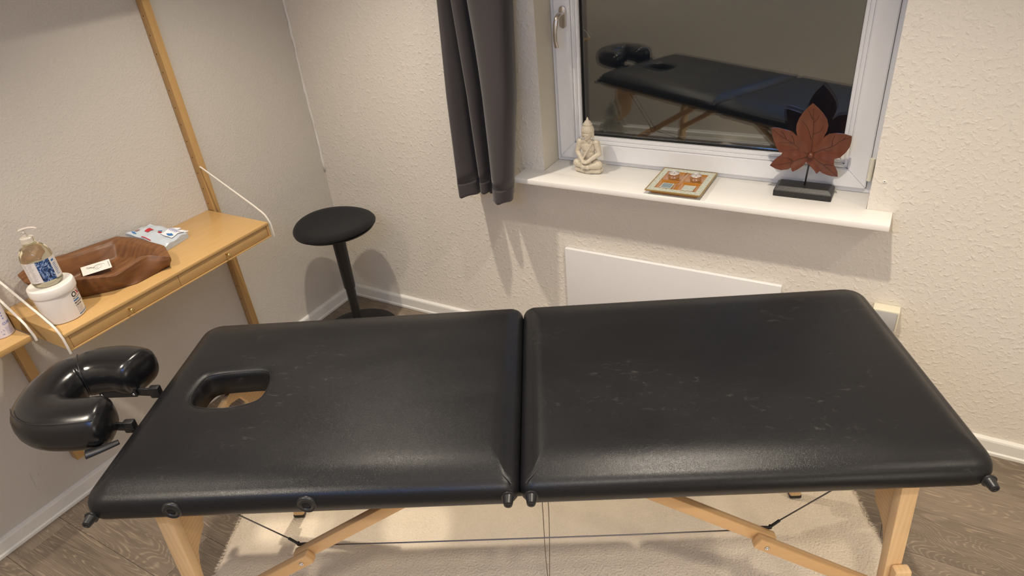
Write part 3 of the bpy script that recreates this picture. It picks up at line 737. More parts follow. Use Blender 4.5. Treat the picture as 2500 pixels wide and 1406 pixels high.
for ya, yb in ((Y0+.0125, -.0085), (-.0070, Y1-.0125)):
    bm = B(); box(bm, .338, .3515, ya, yb, .0058, ZT_-.0130, .0008); box(bm, .02, .336, ya+.004, yb-.004, .007, .011)
    dr = mesh('drawer', bm, M_BAMBOO, ds, angle=40)
    bm = B(); M = Matrix(((0, 0, 1, .3517), (1, 0, 0, (ya+yb)/2), (0, 1, 0, .0275), (0, 0, 0, 1)))
    lathe(bm, [(0, 0), (.0032, 0), (.0032, .010), (.0065, .013), (.0072, .019), (.0058, .0215), (.003, .0222), (0, .0215)], 20, M=M)
    mesh('knob', bm, M_BRASS, dr, smooth=True)
def strap(par, y, pts, w=.0065, th=.003):
    bm = B(); P3 = [Vector((p[0], y, p[1])) for p in pts]; L_ = []
    for i, p in enumerate(P3):
        d = (P3[min(i+1, len(P3)-1)]-P3[max(i-1, 0)]).normalized(); n = Vector((0, 1, 0)).cross(d)
        L_.append([bm.verts.new(p+Vector((0, sy*w/2, 0))+n*sn*th/2) for sy, sn in ((-1, -1), (1, -1), (1, 1), (-1, 1))])
    for a, b_ in zip(L_, L_[1:]):
        for k in range(4): bm.faces.new((a[k], a[(k+1) % 4], b_[(k+1) % 4], b_[k]))
    bm.faces.new(L_[0]); bm.faces.new(L_[-1][::-1])
    return mesh('strap', bm, M_STRAP, par, angle=40)
for y in (Y1+.0066, Y0-.0066):
    s_ = strap(ds, y, [(.0385, .2500), (.290, .1180), (.325, .097), (.340, .086), (.349, .072), (.3585, .052), (.3600, .0), (.3595, -.004)])
    bm = B(); M = Matrix(((0, 0, 1, .0402), (1, 0, 0, y), (0, 1, 0, .246), (0, 0, 0, 1))); lathe(bm, [(.0016, 0), (.0048, 0), (.0048, .002), (.003, .003), (.0016, .002)], 16, M=M); mesh('screw', bm, M_BRASS, s_, smooth=True)
ls = tag(empty('wall_shelf', (0, -1.95, .765)), 'plain narrow bamboo wall shelf at the left edge carrying white rolls', 'shelf')
bm = B(); box(bm, .001, .25, -.37, .4225, 0, .018, .001); mesh('board', bm, M_BAMBOO, ls, angle=40)
for y in (.4292, -.3768): strap(ls, y, [(.0385, .205), (.200, .078), (.222, .062), (.236, .048), (.254, .016), (.2555, 0), (.255, -.004)])
us = tag(empty('wall_shelf', (0, -1.2, 1.815)), 'bamboo wall shelf high on the left wall, casting the shadow in the top left corner', 'shelf')
bm = B(); box(bm, .001, .25, -.9, .525, 0, .018, .001); mesh('board', bm, M_BAMBOO, us, angle=40)

# ------------------------------------------------------------ things on the shelves
ZSH = .7852
# jar of cream
jr = tag(empty('cream_jar', (.247, -1.413, ZSH)), 'large white plastic tub with screw lid at the left end of the drawer shelf', 'jar')
M_JAR = P('white_hdpe', (.80, .76, .72), .42); M_INK = P('black_ink', (.02, .02, .025), .6); M_RED = P('red_ink', (.45, .02, .03), .6); M_BLUE = P('blue_ink', (.03, .16, .42), .6); M_LILAC = P('lilac_ink', (.22, .26, .60), .6)
bm = B(); lathe(bm, [(0, 0), (.054, 0), (.057, .003), (.0605, .094), (.058, .0955), (0, .0955)], 64); bd = mesh('body', bm, M_JAR, jr, angle=40)
bm = B(); lathe(bm, [(.0608, .092), (.0635, .0925), (.0645, .095), (.0645, .114), (.063, .1185), (.059, .1205), (.056, .1195), (0, .1195)], 64); mesh('lid', bm, M_JAR, jr, angle=40)
def wrap(bmt, R, th0, z0, c=(0, 0), lean=0):
    for v in bmt.verts:
        a = th0+v.co.x/R; z = z0+v.co.y; rr = R+.0003+lean*z
        v.co = Vector((c[0]+rr*cos(a), c[1]+rr*sin(a), z))
    return bmt
def rectbm(bm, x0, x1, y0, y1, n=6):
    for i in range(n):
        a = x0+(x1-x0)*i/n; b_ = x0+(x1-x0)*(i+1)/n
        bm.faces.new([bm.verts.new(q) for q in ((a, y0, 0), (b_, y0, 0), (b_, y1, 0), (a, y1, 0))])
TH0 = radians(16); LE = .0049
def jtext(s, size, x, z, mat, bold=0):
    t = text_bm(s, size, bold); 
    for v in t.verts: v.co.x += x
    wrap(t, .057, TH0, z, lean=.038); mesh('print', t, mat, bd)
jtext('O', .023, 0, .068, M_INK, .0006); jtext('X', .023, .0185, .068, M_RED, .0005); jtext('D', .023, .034, .068, M_INK, .0006)
jtext('PROFESSIONAL', .0062, 0, .0610, M_INK); jtext('MASSAGE', .0078, 0, .0455, M_INK, .0001); jtext('CREAM', .0078, 0, .0370, M_INK, .0001)
for q4 in ((0, .024, .054, .0585), (.001, .052, .0075, .0105)):
    t = B(); rectbm(t, *q4); wrap(t, .057, TH0, 0, lean=.038); mesh('print', t, M_BLUE, bd)
t = B()
for k in range(9):
    for q in range(4):
        x = .001+q*.0062+random.uniform(0, .001); rectbm(t, x, x+random.uniform(.003, .005), .0325-k*.0024, .0332-k*.0024, 1)
wrap(t, .057, TH0, 0, lean=.038); mesh('print', t, P('grey_ink', (.25, .25, .3), .6), bd)

# pump bottle on the jar
bt_scale = (.93, .93, 1); bt = tag(empty('pump_bottle', (.243, -1.412, ZSH+.1201)), 'clear oil pump bottle with a blue water label standing on the white tub', 'bottle')
bt.scale = bt_scale
M_OIL = P('pale_oil_glass', (.86, .82, .62), .02, trans=.92, ior=1.33); M_PUMP = P('clear_pump_plastic', (.86, .80, .72), .18, trans=.45, ior=1.3)
bm = B(); lathe(bm, [(0, 0), (.038, 0), (.0435, .003), (.0455, .010), (.0465, .085), (.0455, .096), (.041, .110), (.032, .122), (.022, .130), (.0165, .133), (.0155, .137), (.0155, .142), (0, .142)], 56)
bdy = mesh('body', bm, M_OIL, bt, smooth=True)
bm = B(); lathe(bm, [(.0157, .136), (.0195, .1375), (.0195, .1405), (.0185, .141), (.0195, .142), (.0195, .1455), (.0185, .146), (.0195, .147), (.0195, .153), (.018, .1545), (.006, .155), (.006, .163), (.0035, .164), (0, .164)], 40); mesh('collar', bm, M_PUMP, bt, angle=40)
bm = B(); hdir = Vector((cos(radians(40)), sin(radians(40)), 0))
tube(bm, [(0, 0, .164), (0, 0, .173)], .0045, 12); tube(bm, crom([(0-hdir.x*.012, -hdir.y*.012, .176), (hdir.x*.006, hdir.y*.006, .180), (hdir.x*.028, hdir.y*.028, .181), (hdir.x*.042, hdir.y*.042, .176)], 5), lambda t: .0058-.0030*t, 12, flat=(1, .6)); mesh('nozzle', bm, M_PUMP, bt, smooth=True)
def water_mat():
    m, nt, b = mk('blue_water_print'); L = nt.links.new; tc = nd(nt, 'ShaderNodeTexCoord')
    n = nd(nt, 'ShaderNodeTexNoise'); n.inputs['Scale'].default_value = 45; n.inputs['Detail'].default_value = 5; n.inputs['Distortion'].default_value = 1.6; L(tc.outputs['Object'], n.inputs['Vector'])
    a = nd(nt, 'ShaderNodeMath', operation='SUBTRACT'); a.inputs[1].default_value = .5; L(n.outputs['Fac'], a.inputs[0]); ab = nd(nt, 'ShaderNodeMath', operation='ABSOLUTE'); L(a.outputs[0], ab.inputs[0])
    cr_ = nd(nt, 'ShaderNodeValToRGB'); L(ab.outputs[0], cr_.inputs[0]); e = cr_.color_ramp.elements
    e[0].position = .0; e[0].color = (.50, .56, .66, 1); e[1].position = .16; e[1].color = (.010, .014, .04, 1)
    x = cr_.color_ramp.elements.new(.025); x.color = (.12, .2, .38, 1); x = cr_.color_ramp.elements.new(.06); x.color = (.018, .07, .22, 1)
    L(cr_.outputs[0], b.inputs['Base Color']); b.inputs['Roughness'].default_value = .4
    return m
def lab(x0, x1, z0, z1, mat, R=.0468, n=14, nm='label_print'):
    t = B(); rectbm(t, x0, x1, z0, z1, n); wrap(t, R, radians(-20), 0); return mesh(nm, t, mat, bdy, smooth=False)
M_PAPER = P('label_paper', (.72, .68, .66), .5)
lab(-.062, -.013, .020, .086, M_PAPER, .0467); lab(.0285, .062, .020, .086, M_PAPER, .0467); lab(-.0132, .0287, .020, .0865, water_mat(), .04685)
t = B()
for k in range(15):
    for q in range(2): rectbm(t, -.058+random.uniform(0, .004)+q*.018, -.046+random.uniform(0, .006)+q*.018, .083-k*.0041, .0836-k*.0041, 2)
wrap(t, .0470, radians(-20), 0); mesh('print', t, M_INK, bdy)
t = B(); rectbm(t, .034, .045, .072, .078, 2)
for k in range(9): rectbm(t, .034, .034+random.uniform(.006, .014), .064-k*.0045, .0655-k*.0045, 2)
wrap(t, .0470, radians(-20), 0); mesh('print', t, M_BLUE, bdy)

# teak bowl
bw = tag(empty('wooden_bowl', (.16, -1.22, ZSH)), 'rough-carved reddish brown wooden dough bowl in the middle of the drawer shelf', 'bowl')
rimw = [(.201, -1.33, .857), (.300, -1.248, .850), (.272, -1.111, .852), (.322, -1.068, .832), (.245, -1.030, .842), (.105, -1.038, .852), (.030, -1.066, .860), (.012, -1.135, .862), (.012, -1.235, .872), (.012, -1.345, .892), (.020, -1.405, .880), (.075, -1.415, .866), (.14, -1.372, .862)]
basew = [(.195, -1.318), (.245, -1.262), (.290, -1.195), (.290, -1.060), (.225, -1.048), (.120, -1.060), (.070, -1.085), (.055, -1.145), (.05, -1.235), (.05, -1.325), (.055, -1.365), (.09, -1.370), (.14, -1.345)]
cen = Vector((.155, -1.215, 0))
bm = B()
def LP(pts): return [bm.verts.new((x-.16, y+1.22, z-ZSH)) for x, y, z in pts]
ring_base = LP([(x, y, ZSH+.0004) for x, y in basew])
ring_low = LP([(b_[0]*.72+r_[0]*.28+.003, b_[1]*.72+r_[1]*.28, ZSH+.014+.004*sin(i*2.2)) for i, (b_, r_) in enumerate(zip(basew, rimw))])
ring_mid = LP([(b_[0]*.22+r_[0]*.80, b_[1]*.20+r_[1]*.80, r_[2]-.016) for b_, r_ in zip(basew, rimw)])
ring_rim = LP(rimw)
def inn(k, z, sq=0): return [(cen.x+(x-cen.x)*k, cen.y+(y_-cen.y)*(k+sq), zz_+z) for x, y_, zz_ in rimw]
ring_in = LP(inn(.84, .000, .0)); ring_c1 = LP(inn(.76, -.010, .01)); ring_c2 = LP([(x, y_, ZSH+.022) for x, y_, z in inn(.60, 0, .03)]); ring_c3 = LP([(x, y_, ZSH+.015) for x, y_, z in inn(.3, 0, .05)])
seq = [ring_base, ring_low, ring_mid, ring_rim, ring_in, ring_c1, ring_c2, ring_c3]
for a, b_ in zip(seq, seq[1:]):
    n = len(a)
    for i in range(n): bm.faces.new((a[i], a[(i+1) % n], b_[(i+1) % n], b_[i]))
bm.faces.new(ring_base[::-1]); bm.faces.new(ring_c3)
bmesh.ops.recalc_face_normals(bm, faces=bm.faces[:])
o = mesh('carved_body', bm, M_TEAK, bw, smooth=True)
cl = o.data.attributes.new('crease_edge', 'FLOAT', 'EDGE')
for e in o.data.edges: cl.data[e.index].value = .55 if (o.data.vertices[e.vertices[0]].co.z > .010 or True) else 0
md = o.modifiers.new('s', 'SUBSURF'); md.levels = 3; md.render_levels = 3
# card leaning in the bowl
cdq = tag(empty('card', (.105, -1.215, .815)), 'small white card with a line drawing lying in the wooden bowl', 'card')
M_CARD = P('card_paper', (.80, .77, .72), .6)
A_ = [Vector(v) for v in ((.112, -1.262, .816), (.152, -1.180, .816), (.068, -1.153, .826), (.053, -1.243, .826))]
uu = (A_[1]-A_[0]).normalized(); nn = uu.cross(A_[3]-A_[0]).normalized(); nn = nn if nn.z > 0 else -nn; vv = nn.cross(uu)
Mc = Matrix(((uu.x, vv.x, nn.x, A_[0].x-.105), (uu.y, vv.y, nn.y, A_[0].y+1.215), (uu.z, vv.z, nn.z, A_[0].z-.815), (0, 0, 0, 1)))
bm = B(); t = bmesh.new(); box(bm, 0, .090, 0, .058, 0, .0006, 0, 1, 0, Mc); mesh('sheet', bm, M_CARD, cdq)
bm = B()
def sk(pts, r=.00035): tube(bm, [Mc @ Vector((x, y, .0009)) for x, y in pts], r, 4)
sk([(.052+.012*cos(a*.3), .030+.010*sin(a*.3)) for a in range(20)]); sk([(.055+.019*cos(a*.3+.4), .029+.015*sin(a*.3+.4)) for a in range(15)])
sk([(.040, .034), (.033, .032), (.028, .036), (.022, .034), (.016, .040)], .0009); sk([(.034, .038), (.026, .041), (.018, .047)], .0006); sk([(.045, .027), (.050, .029), (.048, .032)]); sk([(.058, .027), (.060, .030)])
for k in range(7): sk([(.082+.001*(k % 2), .012+k*.0052), (.0855, .014+k*.0052)], .0006)
mesh('drawing', bm, M_INK, cdq)

# wet-wipes packet
pk = tag(empty('wipes_packet', (.08, -.955, ZSH)), 'crumpled pale blue and white wipes packet lying beyond the wooden bowl', 'packet')
M_FOIL = P('packet_film', (.50, .56, .62), .28, spec=.6, bump=(55, .6, .004), var=(26, .2)); M_FLAP = P('packet_white', (.76, .76, .78), .4)
q00, q10, q11, q01 = Vector((.018, -1.028, .850)), Vector((.020, -.930, .842)), Vector((.155, -.880, .806)), Vector((.172, -.990, .806))
bm = B(); n = 14; g = []; gb = []
for i in range(n+1):
    g.append([]); gb.append([])
    for j in range(n+1):
        u_, v_ = i/n, j/n
        p = q00.lerp(q10, u_).lerp(q01.lerp(q11, u_), v_); e = min(u_, 1-u_, v_, 1-v_)*2
        p = p+Vector((0, 0, .010*e**.5+.0025*sin(u_*13+v_*5)+.002*sin(v_*17-u_*4)))
        g[-1].append(bm.verts.new(p-Vector((.08, -.955, ZSH))))
        zb = ZSH+.0006 if 0 < i < n and 0 < j < n else max(ZSH+.0006, (p.z-.012))
        if v_ > .3: zb = ZSH+.0006
        bp_ = Vector((p.x*.98+.002, p.y, zb)); 
        gb[-1].append(bm.verts.new(bp_-Vector((.08, -.955, ZSH))))
for i in range(n):
    for j in range(n):
        bm.faces.new((g[i][j], g[i+1][j], g[i+1][j+1], g[i][j+1])); bm.faces.new((gb[i][j], gb[i][j+1], gb[i+1][j+1], gb[i+1][j]))
for i in range(n):
    bm.faces.new((g[i][0], gb[i][0], gb[i+1][0], g[i+1][0])); bm.faces.new((g[i][n], g[i+1][n], gb[i+1][n], gb[i][n]))
    bm.faces.new((g[0][i], g[0][i+1], gb[0][i+1], gb[0][i])); bm.faces.new((g[n][i], gb[n][i], gb[n][i+1], g[n][i+1]))
mesh('pouch', bm, M_FOIL, pk, angle=50)
def pkp(u_, v_, h=.0016):
    p = q00.lerp(q10, u_).lerp(q01.lerp(q11, u_), v_); e = min(u_, 1-u_, v_, 1-v_)*2
    return p+Vector((0, 0, .010*max(e, 0)**.5+.0025*sin(u_*13+v_*5)+.002*sin(v_*17-u_*4)+h))-Vector((.08, -.955, ZSH))
def patch(u0, u1, v0, v1, mat, h=.0016, shape=None, nm='print'):
    bm = B(); k = 6; gg = [[bm.verts.new(pkp(u0+(u1-u0)*a/k, v0+(v1-v0)*(b_/k if not shape else .5+(b_/k-.5)*shape(a/k)), h)) for b_ in range(k+1)] for a in range(k+1)]
    for a in range(k):
        for b_ in range(k): bm.faces.new((gg[a][b_], gg[a+1][b_], gg[a+1][b_+1], gg[a][b_+1]))
    return mesh(nm, bm, mat, pk, smooth=True)
leafsh = lambda t: max(.08, sin(pi*min(1, t*1.1+.02)))
patch(.42, .98, .66, .94, M_FLAP, .004, nm='flap')
patch(.50, .66, .72, .90, M_BLUE, .0050, leafsh); patch(.58, .70, .46, .58, M_BLUE, .0024, leafsh)
patch(.36, .60, .28, .38, M_RED, .0022); patch(.44, .58, .56, .64, M_RED, .0022, leafsh); patch(.06, .14, .12, .24, M_BLUE, .0022, leafsh); patch(.02, .06, .40, .62, M_RED, .0022)
patch(.22, .42, .03, .14, P('photo_print', (.42, .22, .18), .4), .0020)
for k in range(5): patch(.74, .94, .69+k*.04, .703+k*.04, M_LILAC, .0050)
bm = B()
for k in range(6): 
    a = pkp(.97, .60+k*.06, .001); tube(bm, [a, a+Vector((.004+.003*(k % 2), .018, -.006+.002*(k % 3)))], .0035, 6)
mesh('wipe_edge', bm, M_FLAP, pk, smooth=True)

# rolls on the lower shelf
def can(x, y, label):
    t = tag(empty('tape_roll_tube', (x, y, .7833)), label, 'tube', 'white tubes on the narrow left shelf')
    bm = B(); lathe(bm, [(0, 0), (.0275, 0), (.0295, .002), (.0295, .098), (.027, .1005), (.022, .1005), (.021, .096), (0, .096)], 40); bd_ = mesh('tube', bm, P('tube_card', (.74, .70, .74), .5), t, angle=40)
    tt = text_bm('CURE', .011, .0002); 
    wrap(tt, .0297, radians(0), .040); mesh('print', tt, M_LILAC, bd_)
    tt = B()
    for k in range(60):
        x_ = random.uniform(-.055, .0); z = random.uniform(.008, .06); w_ = random.uniform(.001, .0035); rectbm(tt, x_, x_+w_, z, z+w_*.8, 1)
    for k in range(7): rectbm(tt, .004, .004+random.uniform(.012, .020), .030-k*.0036, .0306-k*.0036, 2)
    for k in range(4): rectbm(tt, .010, .010+random.uniform(.004, .006), .085-k*.009, .089-k*.009, 1)
    wrap(tt, .0298, radians(-5), 0); mesh('print', tt, M_LILAC, bd_)
can(.158, -1.558, 'white tube with lilac pattern standing closest to the shelf bracket')
can(.165, -1.622, 'white tube half cut off by the left picture edge')

# ------------------------------------------------------------ window sill ornaments
# buddha figure, one continuous mesh
def blob(parts, vox):
    bm = bmesh.new()
    for c, r_, rot in parts:
        t = bmesh.new(); bmesh.ops.create_icosphere(t, subdivisions=3, radius=1)
        M = Matrix.Translation(Vector(c)) @ (rot or Matrix.Identity(4)) @ Matrix.Diagonal((*r_, 1)); merge(bm, t, 0, M)
    me = bpy.data.meshes.new('blob'); bm.to_mesh(me); bm.free()
    o = bpy.data.objects.new('blob', me); COL.objects.link(o)
    md = o.modifiers.new('r', 'REMESH'); md.mode = 'VOXEL'; md.voxel_size = vox; md.use_smooth_shade = True
    sm = o.modifiers.new('s', 'SMOOTH'); sm.iterations = 2; sm.factor = .4
    dg = bpy.context.evaluated_depsgraph_get(); m2 = bpy.data.meshes.new_from_object(o.evaluated_get(dg)); bpy.data.objects.remove(o)
    return m2
def cap(a, b_, r1, r2, n=7):
    a, b_ = Vector(a), Vector(b_); return [(tuple(a.lerp(b_, i/(n-1))), (r1+(r2-r1)*i/(n-1),)*3, None) for i in range(n)]
pr = []
# plinth, legs, torso (front is -y)
for sx in (-1, 1):
    pr += cap((sx*.045, -.004, .011), (0, -.016, .009), .011, .010); pr += cap((sx*.047, .008, .010), (0, .012, .010), .011, .011)
    pr += cap((sx*.012, .012, .040), (sx*.046, -.006, .036), .019, .015); pr += cap((sx*.046, -.006, .034), (-sx*.010, -.027, .030), .014, .010)
    pr += cap((sx*.034, .004, .118), (sx*.0455, .002, .078), .0125, .0105); pr += cap((sx*.0455, .002, .078), (sx*.010, -.028, .052), .0105, .0075, 9)
    pr.append(((sx*.0215, .002, .150), (.0045, .007, .015), None)); pr.append(((sx*.0215, .001, .139), (.0040, .005, .006), None))
pr += [((0, .004, .010), (.046, .026, .010), None), ((0, .010, .045), (.030, .022, .022), None), ((0, .006, .070), (.0255, .018, .030), None), ((0, .005, .098), (.030, .018, .026), None), ((0, .006, .118), (.032, .014, .012), None), ((0, -.030, .049), (.015, .009, .006), None), ((0, -.026, .052), (.010, .008, .005), None)]
pr += cap((0, .004, .120), (0, .002, .136), .011, .011)
pr += [((0, 0, .153), (.0185, .0195, .023), None), ((0, -.006, .141), (.012, .012, .012), None), ((0, .003, .165), (.0215, .0215, .020), None), ((0, -.0195, .149), (.0030, .0045, .0085), None), ((0, -.0185, .1435), (.0045, .004, .003), None), ((0, -.0165, .1365), (.0055, .004, .0022), None), ((-.008, -.0165, .1515), (.0048, .0035, .0022), None), ((.008, -.0165, .1515), (.0048, .0035, .0022), None)]
pr += cap((0, .003, .182), (0, .003, .208), .0125, .004, 9); pr += cap((0, .003, .206), (0, .003, .2135), .0045, .0018, 4)
# sash of the robe
pr += cap((.020, -.008, .120), (-.012, -.016, .062), .0055, .005, 10)
# hair curls
for lv in range(9):
    z = .158+lv*.0050; rr_ = .0218*math.sqrt(max(0, 1-((z-.163)/.0265)**2)) if lv < 6 else .0150-.0032*(lv-6)
    rr_ = max(rr_, .008); k = max(8, int(2*pi*rr_/.0052))
    for i in range(k):
        a = 2*pi*i/k+lv*.3
        if lv == 0 and sin(a) < -.2 and False: continue
        if z < .160 and -.9 < cos(a) < .9 and sin(a) < 0: continue
        pr.append(((rr_*cos(a), .003+rr_*sin(a), z), (.0029,)*3, None))
bme = blob(pr, .00115); bme.materials.append(M_STONE); 
for p in bme.polygons: p.use_smooth = True
bo_ = bpy.data.objects.new('buddha_figurine', bme); COL.objects.link(bo_); bo_.location = (1.394, .032, ZS+.0005); bo_.rotation_euler = (0, 0, radians(-2)); bo_.scale = (1, 1, 1)
tag(bo_, 'small cream stone meditating figure seated cross-legged on the window sill', 'figurine')

# candle tray
ct = tag(empty('candle_tray', (1.767, .004, ZS+.0005), 0), 'square amber and crackle-glass candle tray on the window sill', 'tray')
M_AMBER = P('amber_glaze', (.42, .17, .025), .15, coat=.6, var=(30, .3)); M_GOLD = P('gold_rim', (.38, .25, .08), .35, metal=.4)
def crackle():
    m, nt, b = mk('crackle_white'); L = nt.links.new; tc = nd(nt, 'ShaderNodeTexCoord'); v = nd(nt, 'ShaderNodeTexVoronoi', feature='DISTANCE_TO_EDGE'); v.inputs['Scale'].default_value = 75
    mp = nd(nt, 'ShaderNodeMapping'); mp.inputs['Scale'].default_value = (1, 1, 1); L(tc.outputs['Object'], mp.inputs[0]); L(mp.outputs[0], v.inputs['Vector'])
    mr = nd(nt, 'ShaderNodeMapRange'); mr.inputs[1].default_value = .0; mr.inputs[2].default_value = .05; L(v.outputs['Distance'], mr.inputs[0])
    mx = nd(nt, 'ShaderNodeMix', data_type='RGBA'); mx.inputs['A'].default_value = (.25, .25, .20, 1); mx.inputs['B'].default_value = (.56, .58, .48, 1); L(mr.outputs[0], mx.inputs['Factor']); L(mx.outputs['Result'], b.inputs['Base Color']); b.inputs['Roughness'].default_value = .25
    return m
M_CRACK = crackle()
HX, HY, ZB = .099, .108, .0185
bm = B(); box(bm, -.082, .082, -.090, .090, 0, .010, .002); 
box(bm, -.080, .080, -.088, .088, .0095, .0115); mesh('foot', bm, M_AMBER, ct, angle=40)
bm = B()
def ring4(bm, ox, oy, ix, iy, z0, z1):
    for x0, x1, y0, y1 in ((-ox, ox, -oy, -iy), (-ox, ox, iy, oy), (-ox, -ix, -iy, iy), (ix, ox, -iy, iy)): box(bm, x0, x1, y0, y1, z0, z1, .0004, 1)
ring4(bm, HX, HY, HX-.004, HY-.004, ZB-.004, ZB+.0003); mesh('rim', bm, M_GOLD, ct)
bm = B(); ring4(bm, HX-.004, HY-.004, .074, .080, ZB-.004, ZB); mesh('border', bm, M_CRACK, ct)
bm = B(); ring4(bm, .0745, .0805, .072, .078, .0115, ZB-.0005); box(bm, -.006, .006, -.078, .078, .0115, ZB-.001, .002); box(bm, -.072, .072, -.004, .004, .0115, ZB-.0015, .0015); 
for sx in (-1, 1):
    for sy in (-1, 1):
        # sloping cell walls
        cx_, cy_ = sx*.039, sy*.041; o4 = [(cx_-.033, cy_-.037), (cx_+.033, cy_-.037), (cx_+.033, cy_+.037), (cx_-.033, cy_+.037)]; i4 = [(cx_-.024, cy_-.026), (cx_+.024, cy_-.026), (cx_+.024, cy_+.026), (cx_-.024, cy_+.026)]
        a = [bm.verts.new((x, y_, ZB-.0015)) for x, y_ in o4]; b_ = [bm.verts.new((x, y_, .0122)) for x, y_ in i4]
        for k in range(4): bm.faces.new((a[k], a[(k+1) % 4], b_[(k+1) % 4], b_[k]))
        bm.faces.new(b_)
mesh('cells', bm, M_AMBER, ct, angle=30)
for sx, m_ in ((-1, P('grey_mosaic', (.22, .28, .30), .4, var=(120, .5))), (1, P('pale_mosaic', (.50, .53, .47), .4, var=(120, .35)))):
    bm = B(); box(bm, sx*.039-.017, sx*.039+.017, -.062, -.024, .0125, .0150, .0008); o = mesh('mosaic_tile', bm, m_, ct)
    bm = B(); ring4(bm, .0205, .0225, .017, .019, 0, .0022)
    for v in bm.verts: v.co += Vector((sx*.039, -.043, .0124))
    mesh('tile_border', bm, M_CRACK, o)
M_ALU = P('tealight_aluminium', (.72, .68, .68), .3, metal=.9); M_WAX = P('white_wax', (.62, .56, .52), .5)
for sx, lb in ((-1, 'tealight in the left rear cell of the candle tray'), (1, 'tealight in the right rear cell of the candle tray')):
    tl = tag(empty('tealight', (1.767+sx*.040, .004+.040, ZS+.0130)), 'small aluminium '+lb, 'tealight', 'tealights in the candle tray')
    bm = B(); lathe(bm, [(0, 0), (.0185, 0), (.0195, .001), (.0195, .0155), (.0200, .0165), (.0195, .0170), (.0188, .0160), (.0185, .002), (0, .002)], 36); mesh('cup', bm, M_ALU, tl, angle=40)
    bm = B(); lathe(bm, [(0, .0025), (.0182, .0025), (.0182, .0135), (.014, .0145), (0, .0140)], 32); mesh('wax', bm, M_WAX, tl, smooth=True)
    bm = B(); tube(bm, [(0, 0, .0140), (.001, 0, .0185)], .0007, 6); mesh('wick', bm, M_INK, tl)

# leaf sculpture
LEAFP = [(2.157, 1.002), (2.154, 1.011), (2.143, 1.024), (2.129, 1.039), (2.12, 1.06), (2.12, 1.082), (2.126, 1.103), (2.137, 1.125), (2.15, 1.142), (2.16, 1.153), (2.177, 1.138), (2.193, 1.121), (2.207, 1.101), (2.213, 1.081), (2.211, 1.062), (2.202, 1.037), (2.19, 1.023), (2.181, 1.01), (2.182, 1.001), (2.187, .998), (2.193, 1.0), (2.196, 1.01), (2.199, 1.026), (2.206, 1.043), (2.219, 1.055), (2.24, 1.06), (2.261, 1.06), (2.285, 1.055), (2.286, 1.039), (2.284, 1.018), (2.275, .998), (2.261, .98), (2.245, .973), (2.228, .973), (2.207, .975), (2.206, .971), (2.215, .967), (2.23, .963), (2.246, .954), (2.254, .944), (2.261, .931), (2.264, .917), (2.246, .915), (2.229, .917), (2.215, .921), (2.208, .927), (2.204, .924), (2.199, .916), (2.19, .928), (2.183, .944), (2.179, .959), (2.171, .959), (2.164, .959), (2.162, .953), (2.154, .938), (2.14, .925), (2.125, .915), (2.12, .922), (2.119, .929), (2.109, .923), (2.089, .919), (2.07, .925), (2.053, .935), (2.062, .951), (2.074, .964), (2.088, .973), (2.109, .975), (2.124, .973), (2.132, .972), (2.134, .976), (2.123, .978), (2.108, .978), (2.093, .979), (2.077, .981), (2.065, .997), (2.056, 1.019), (2.049, 1.041), (2.046, 1.065), (2.063, 1.065), (2.086, 1.06), (2.107, 1.054), (2.123, 1.041), (2.135, 1.026), (2.141, 1.016), (2.144, 1.006), (2.151, 1.001)]
VEINS = [[(2.173, .98), (2.172, 1.029), (2.169, 1.085), (2.164, 1.135)], [(2.168, 1.029), (2.152, 1.071), (2.131, 1.096)], [(2.171, 1.048), (2.192, 1.061), (2.198, 1.08)], [(2.166, 1.098), (2.156, 1.116), (2.148, 1.133)], [(2.168, 1.088), (2.179, 1.102), (2.182, 1.115)], [(2.166, .979), (2.147, .988), (2.114, 1.013), (2.076, 1.037), (2.05, 1.06)], [(2.119, 1.013), (2.115, 1.03), (2.107, 1.043)], [(2.114, 1.013), (2.094, 1.014), (2.068, 1.012)], [(2.134, .993), (2.112, .989), (2.092, .986)], [(2.092, 1.028), (2.085, 1.044), (2.074, 1.054)], [(2.182, .986), (2.208, 1.0), (2.237, 1.016), (2.257, 1.037), (2.283, 1.052)], [(2.232, 1.013), (2.232, 1.035), (2.236, 1.051)], [(2.259, 1.038), (2.267, 1.048), (2.268, 1.056)], [(2.21, .997), (2.227, .996), (2.237, 1.0)], [(2.165, .971), (2.136, .959), (2.102, .944), (2.056, .935)], [(2.121, .955), (2.105, .962), (2.089, .963)], [(2.122, .949), (2.115, .94), (2.116, .931)], [(2.182, .97), (2.206, .955), (2.236, .936), (2.262, .919)], [(2.217, .951), (2.234, .953), (2.244, .951)]]
HB = (2.173, .977); LY = .062
lf = tag(empty('leaf_sculpture', (2.168, .058, ZS+.0005)), 'reddish brown five-lobed wooden leaf on a black stand at the right of the sill', 'sculpture')
def toL(x, y, z): return Vector((x-2.168, y-.058, z-ZS-.0005))
def dish(x, z):
    r_ = math.hypot(x-HB[0], z-HB[1]); a = math.atan2(z-HB[1], x-HB[0])
    return -.9*r_*r_+.003*cos(5*(a-pi/2))*min(1, r_/.05)
bm = B(); vsl = [bm.verts.new((x, 0, z)) for x, z in LEAFP]
f = bm.faces.new(vsl); bmesh.ops.triangulate(bm, faces=[f]); 
bmesh.ops.subdivide_edges(bm, edges=[e for e in bm.edges if e.calc_length() > .02], cuts=2, use_grid_fill=True); bmesh.ops.triangulate(bm, faces=bm.faces[:])
bmesh.ops.subdivide_edges(bm, edges=[e for e in bm.edges if e.calc_length() > .014], cuts=1, use_grid_fill=True)
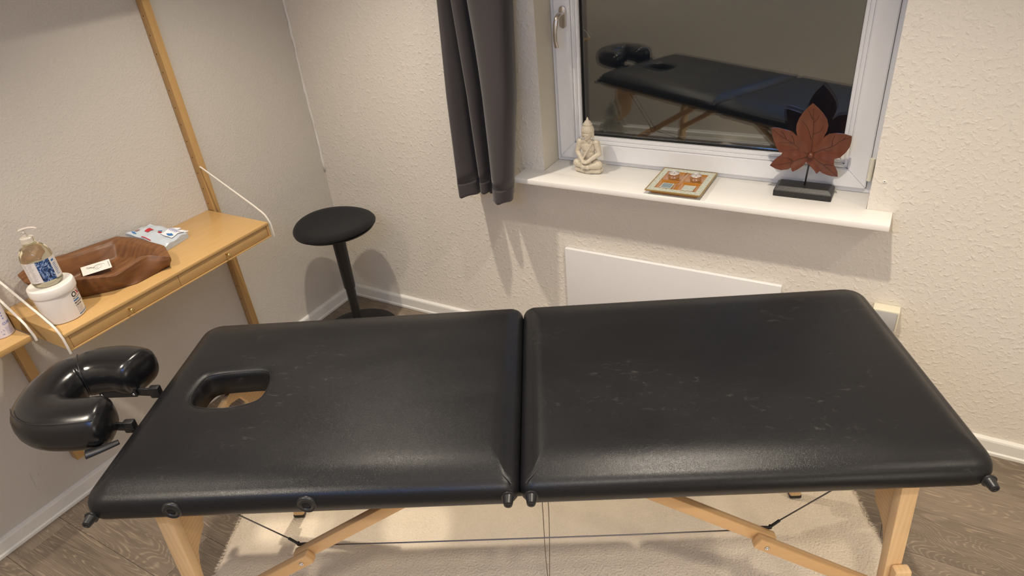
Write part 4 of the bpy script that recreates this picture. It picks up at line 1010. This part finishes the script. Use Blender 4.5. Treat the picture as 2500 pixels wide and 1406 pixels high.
bmesh.ops.triangulate(bm, faces=bm.faces[:])
fr = [(v.co.x, v.co.z) for v in bm.verts]; bm.verts.index_update()
tri = [[v.index for v in f.verts] for f in bm.faces]; bound = [(e.verts[0].index, e.verts[1].index) for e in bm.edges if len(e.link_faces) == 1]
bm.free(); bm = B()
F_ = [bm.verts.new(toL(x, LY+dish(x, z), z)) for x, z in fr]; K_ = [bm.verts.new(toL(x, LY+.006+dish(x, z), z)) for x, z in fr]
for t3 in tri:
    bm.faces.new([F_[i] for i in t3]); bm.faces.new([K_[i] for i in t3][::-1])
for a, b_ in bound: bm.faces.new((F_[a], F_[b_], K_[b_], K_[a]))
blade = mesh('leaf_blade', bm, M_LEAF, lf, angle=50)
bm = B()
for vn in VEINS:
    pp = crom([(x, 0, z) for x, z in vn], 5); tube(bm, [toL(p.x, LY+dish(p.x, p.z)-.0001, p.z) for p in pp], lambda t: .0011-.0006*t, 6)
mesh('vein', bm, M_LEAFD, blade, smooth=True)
bm = B(); t = bmesh.new(); bmesh.ops.create_uvsphere(t, u_segments=24, v_segments=14, radius=.0105); merge(bm, t, 0, Matrix.Translation(toL(HB[0], LY-.003, HB[1]))); mesh('boss', bm, M_LEAF, blade, smooth=True)
bm = B(); tube(bm, [toL(2.173, LY+.004, .975), toL(2.168, .058, .872)], .0028, 12); mesh('rod', bm, M_RUBBER, lf, smooth=True)
bm = B(); bx, by = .0905, .042
t = bmesh.new(); lv = [(bx, by, 0), (bx, by, .021), (bx-.012, by-.012, .033)]
R4 = [[t.verts.new((sx*a, sy*b_, z)) for sx, sy in ((-1, -1), (1, -1), (1, 1), (-1, 1))] for a, b_, z in lv]
t.faces.new(R4[0][::-1]); t.faces.new(R4[2])
for a, b_ in zip(R4, R4[1:]):
    for k in range(4): t.faces.new((a[k], a[(k+1) % 4], b_[(k+1) % 4], b_[k]))
bmesh.ops.bevel(t, geom=t.edges[:], offset=.0012, segments=2, affect='EDGES'); merge(bm, t); 
mesh('base', bm, M_EBONY, lf, angle=30)
